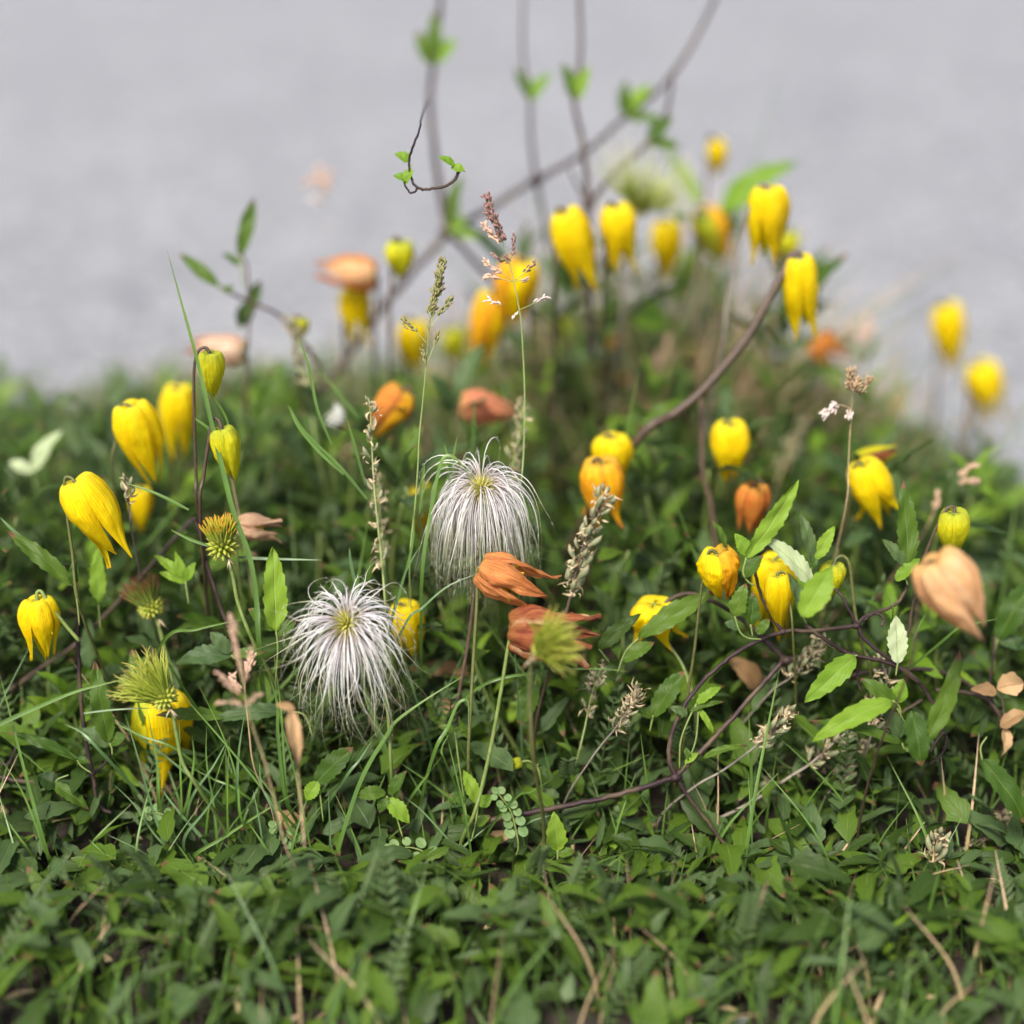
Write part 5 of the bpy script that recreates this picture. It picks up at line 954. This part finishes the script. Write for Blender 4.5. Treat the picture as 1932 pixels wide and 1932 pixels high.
while cnt < 285 and tries < 6000:
    tries += 1
    y = .32+.80*rnd.random()**1.15; x = rnd.uniform(-1, 1)*(.10+.44*y)
    if y > bed_edge(x)-.02: continue
    h = canopy(x, y)*rnd.uniform(.75, 1.2)
    if rnd.random() > (0.85 if y < .8 else .6): continue
    mat = rnd.choices(['leaf', 'leaf_dark', 'leaf_blue', 'leaf_bright'], [5, 4, 2.5, 1.5] if y < .8 else [5, 1.5, 3, 3.5])[0]
    h = max(.045, h) if y < .8 else max(.03, h); k = rnd.randint(0, 9); rz = rnd.uniform(0, 6.28)
    for f_ in (1, .8, .64, .5):
        if place_sprig(x, y, h*f_, k, rz, mat): cnt += 1; break
print('sprigs', cnt, tries)
# the mass of small leaves under them that nobody could count
def leaf_mass(name, mats, n, hfun, size, label, seed):
    r = random.Random(seed); gs = {m: Geo() for m in mats}
    tmpl = [leaf_geo(1.0, w, 4, lb, .3, .08, .2, i, rows=9, cols=1, depth=.22) for i, (w, lb) in enumerate([(.28, 0), (.34, .3), (.42, .5), (.30, .15), (.15, 0)])]
    c = 0; t = 0
    while c < n and t < n*12:
        t += 1
        y = .30+.86*r.random(); x = r.uniform(-1, 1)*(.12+.46*y)
        if y > bed_edge(x)-.005: continue
        z = hfun(x, y)*r.random()**.8 + .004
        L = r.uniform(*size); p = Vector((x, y, z))
        a = r.uniform(0, 6.28); el = r.uniform(-.3, .8); dv = Vector((math.cos(a)*math.cos(el), math.sin(a)*math.cos(el), math.sin(el)))
        for _ in range(4):
            u, v, d = proj(p+dv*L)
            if d >= near_limit(v): break
            p.z *= .6
        else: continue
        m = orient(Vector((0, 0, 0)), dv, Vector((r.gauss(0, .4), r.gauss(0, .4), 1)))
        v_, f_, uv_ = tmpl[r.randint(0, 4)]
        gs[r.choice(mats)].add([p + (m @ q)*L for q in v_], f_, uv_); c += 1
    for m in mats:
        o = gs[m].build(name, m, None, 'stuff'); o['label'] = label
leaf_mass('undergrowth', ['leaf_dark', 'leaf', 'leaf_blue'], 9500, lambda x, y: canopy(x, y)*.72, (.009, .032), 'dense low mass of small green leaves covering the soil', 5)
# fine feathery foliage
def feathery(n, seed):
    r = random.Random(seed); g = Geo(); c = 0
    while c < n:
        y = r.uniform(.36, 1.12); x = r.uniform(-1, 1)*(.12+.46*y)
        if y > bed_edge(x)-.01: continue
        h = canopy(x, y)*r.uniform(.5, 1.05); p = Vector((x, y, h*.2)); a = r.uniform(0, 6.28); ln = r.uniform(.02, .05)
        dv = Vector((math.cos(a)*.6, math.sin(a)*.6, r.uniform(.3, 1.2))).normalized(); q = p+dv*ln+Vector((0, 0, h*.5))
        u, v, d = proj(q)
        if (d < LIMIT+.015 and v < 1600) or d < .60: continue
        sp = spline([p, p.lerp(q, .5)+Vector((0, 0, .006)), q], 6); g.tube(sp, .0004, 3, False); c += 1
        T, N = frames(sp)
        for i in range(2, len(sp)):
            s = T[i].cross(Vector((0, 0, 1))); s = s.normalized() if s.length > 1e-3 else N[i]
            for sg in (-1, 1):
                l = .007*(1.2-.5*i/len(sp)); e = sp[i]+(s*sg+T[i]*.7).normalized()*l
                v_, f_, uv_ = ribbon([sp[i], sp[i].lerp(e, .5), e], [.0006, .0020, .0003], Vector((0, -.4, 1)), .2); g.add(v_, f_, uv_)
    o = g.build('feathery_undergrowth', 'leaf_blue', None, 'stuff'); o['label'] = 'fine feathery grey green foliage filling gaps in the undergrowth'
feathery(520, 11)
# scattered grass: the clearest blades one by one, the far fringe as one mass
def rand_blade(r, x, y, L):
    a = r.uniform(0, 6.28); lean = r.uniform(.05, .55); dv = Vector((math.cos(a)*lean, math.sin(a)*lean, 1)).normalized()
    tip = Vector((x, y, 0))+dv*L+Vector((math.cos(a), math.sin(a), -.4))*L*lean*.5
    return spline([Vector((x, y, -.004)), Vector((x, y, 0))+dv*L*.5, tip], 6)
r = random.Random(21); c = 0
while c < 215:
    y = r.uniform(.34, .98); x = r.uniform(-1, .7)*(.10+.44*y)
    if x > .1 and r.random() < .6: continue
    if y > bed_edge(x)-.03: continue
    L = canopy(x, y)*r.uniform(.8, 1.7); sp = rand_blade(r, x, y, L)
    u, v, d = proj(sp[-1])
    if (d < LIMIT+.006 and v < 1600) or d < .585: continue
    ww = r.uniform(.0010, .0022); vv, ff, uu = ribbon(sp, [ww*.7, ww, ww*.9, ww*.6, ww*.08], (TOCAM+Vector((r.uniform(-1, 1), 0, 0))).normalized(), .35)
    bm = r.choices(['blade', 'blade_blue', 'straw'], [6, 3, .8])[0]
    o = bpy.data.objects.new('grass_shoot', mesh_from('grass_shoot', [p-sp[0] for p in vv], ff, uu, bm))
    o.location = sp[0]; C.objects.link(o); c += 1
    tag(o, near_label(sp[-1], {'blade': 'short green grass blade', 'blade_blue': 'short bluish grass blade', 'straw': 'dry straw coloured blade'}[bm]), 'grass', 'scattered grass blades')
gg = Geo(); gd = Geo(); c = 0
while c < 1500:
    x = r.uniform(-.62, .66); e = bed_edge(x); y = e - abs(r.gauss(0, .13))
    if y < .8 or y > e: continue
    L = r.uniform(.03, .085)*(1.15 if abs(x) < .3 else .9)*(.55+.45*min(1, (e-y)/.1)); sp = rand_blade(r, x, y, L); ww = r.uniform(.0009, .0019)
    vv, ff, uu = ribbon(sp[::2], [ww*.7, ww, ww*.6, ww*.08], Vector((r.uniform(-.6, .6), -1, .3)).normalized(), .3)
    (gg if r.random() < .8 else gd).add(vv, ff, uu); c += 1
c = 0
while c < 1700:
    x = r.gauss(.12, .17); y = r.gauss(.94, .09); e = bed_edge(x)
    if y < .80 or y > e-.01: continue
    L = canopy(x, y)*r.uniform(.6, 1.3); sp = rand_blade(r, x, y, L); ww = r.uniform(.0010, .0028)
    vv, ff, uu = ribbon(sp[::2], [ww*.7, ww, ww*.6, ww*.08], Vector((r.uniform(-.6, .6), -1, .3)).normalized(), .3)
    (gg if r.random() < .42 else gd).add(vv, ff, uu); c += 1
c = 0
while c < 150:            # thin fringe beside the pavement on the open side
    x = r.uniform(.22, .50); e = bed_edge(x); y = e-abs(r.gauss(0, .07))
    if y < .62: continue
    L = r.uniform(.05, .13); sp = rand_blade(r, x, y, L); ww = r.uniform(.0010, .0022)
    vv, ff, uu = ribbon(sp[::2], [ww*.7, ww, ww*.6, ww*.08], Vector((r.uniform(-.6, .6), -1, .3)).normalized(), .3)
    (gg if r.random() < .5 else gd).add(vv, ff, uu); c += 1
c = 0
while c < 1500:           # matted grass in front
    y = r.uniform(.28, .66); x = r.uniform(-1, 1)*(.12+.46*y); L = r.uniform(.025, .085); sp = rand_blade(r, x, y, L)
    for _ in range(5):
        u, v, d = proj(sp[-1])
        if d >= (.68 if v < 1600 else .585): break
        L *= .75; sp = rand_blade(r, x, y, L)
    else: continue
    ww = r.uniform(.0008, .0020); vv, ff, uu = ribbon(sp, [ww*.7, ww, ww*.6, ww*.08], Vector((r.uniform(-.8, .8), -1, .3)).normalized(), .3)
    (gg if r.random() < .86 else gd).add(vv, ff, uu); c += 1
o = gg.build('grass', 'blade', None, 'stuff'); o['label'] = 'green grass growing thickly through the bed and along the road edge'
o = gd.build('dry_grass', 'straw', None, 'stuff'); o['label'] = 'dead straw coloured grass mixed through the bed and along the road edge'
# litter of dry bits on the soil
g = Geo(); r = random.Random(5)
for k in range(900):
    y = r.uniform(.36, 1.15); x = r.uniform(-1, 1)*(.12+.46*y)
    if y > bed_edge(x): continue
    a = r.uniform(0, 6.28); l = r.uniform(.004, .014); p = Vector((x, y, .006+r.random()*.006)); e = p+Vector((math.cos(a)*l, math.sin(a)*l, r.uniform(-.002, .004)))
    v_, f_, uv_ = ribbon([p, p.lerp(e, .5)+Vector((0, 0, .001)), e], [l*.1, l*r.uniform(.12, .4), l*.05], Vector((r.gauss(0, .4), -.3, 1)), .3); g.add(v_, f_, uv_)
o = g.build('litter', 'straw', None, 'stuff'); o['label'] = 'dry tan plant litter strewn over the dark soil'
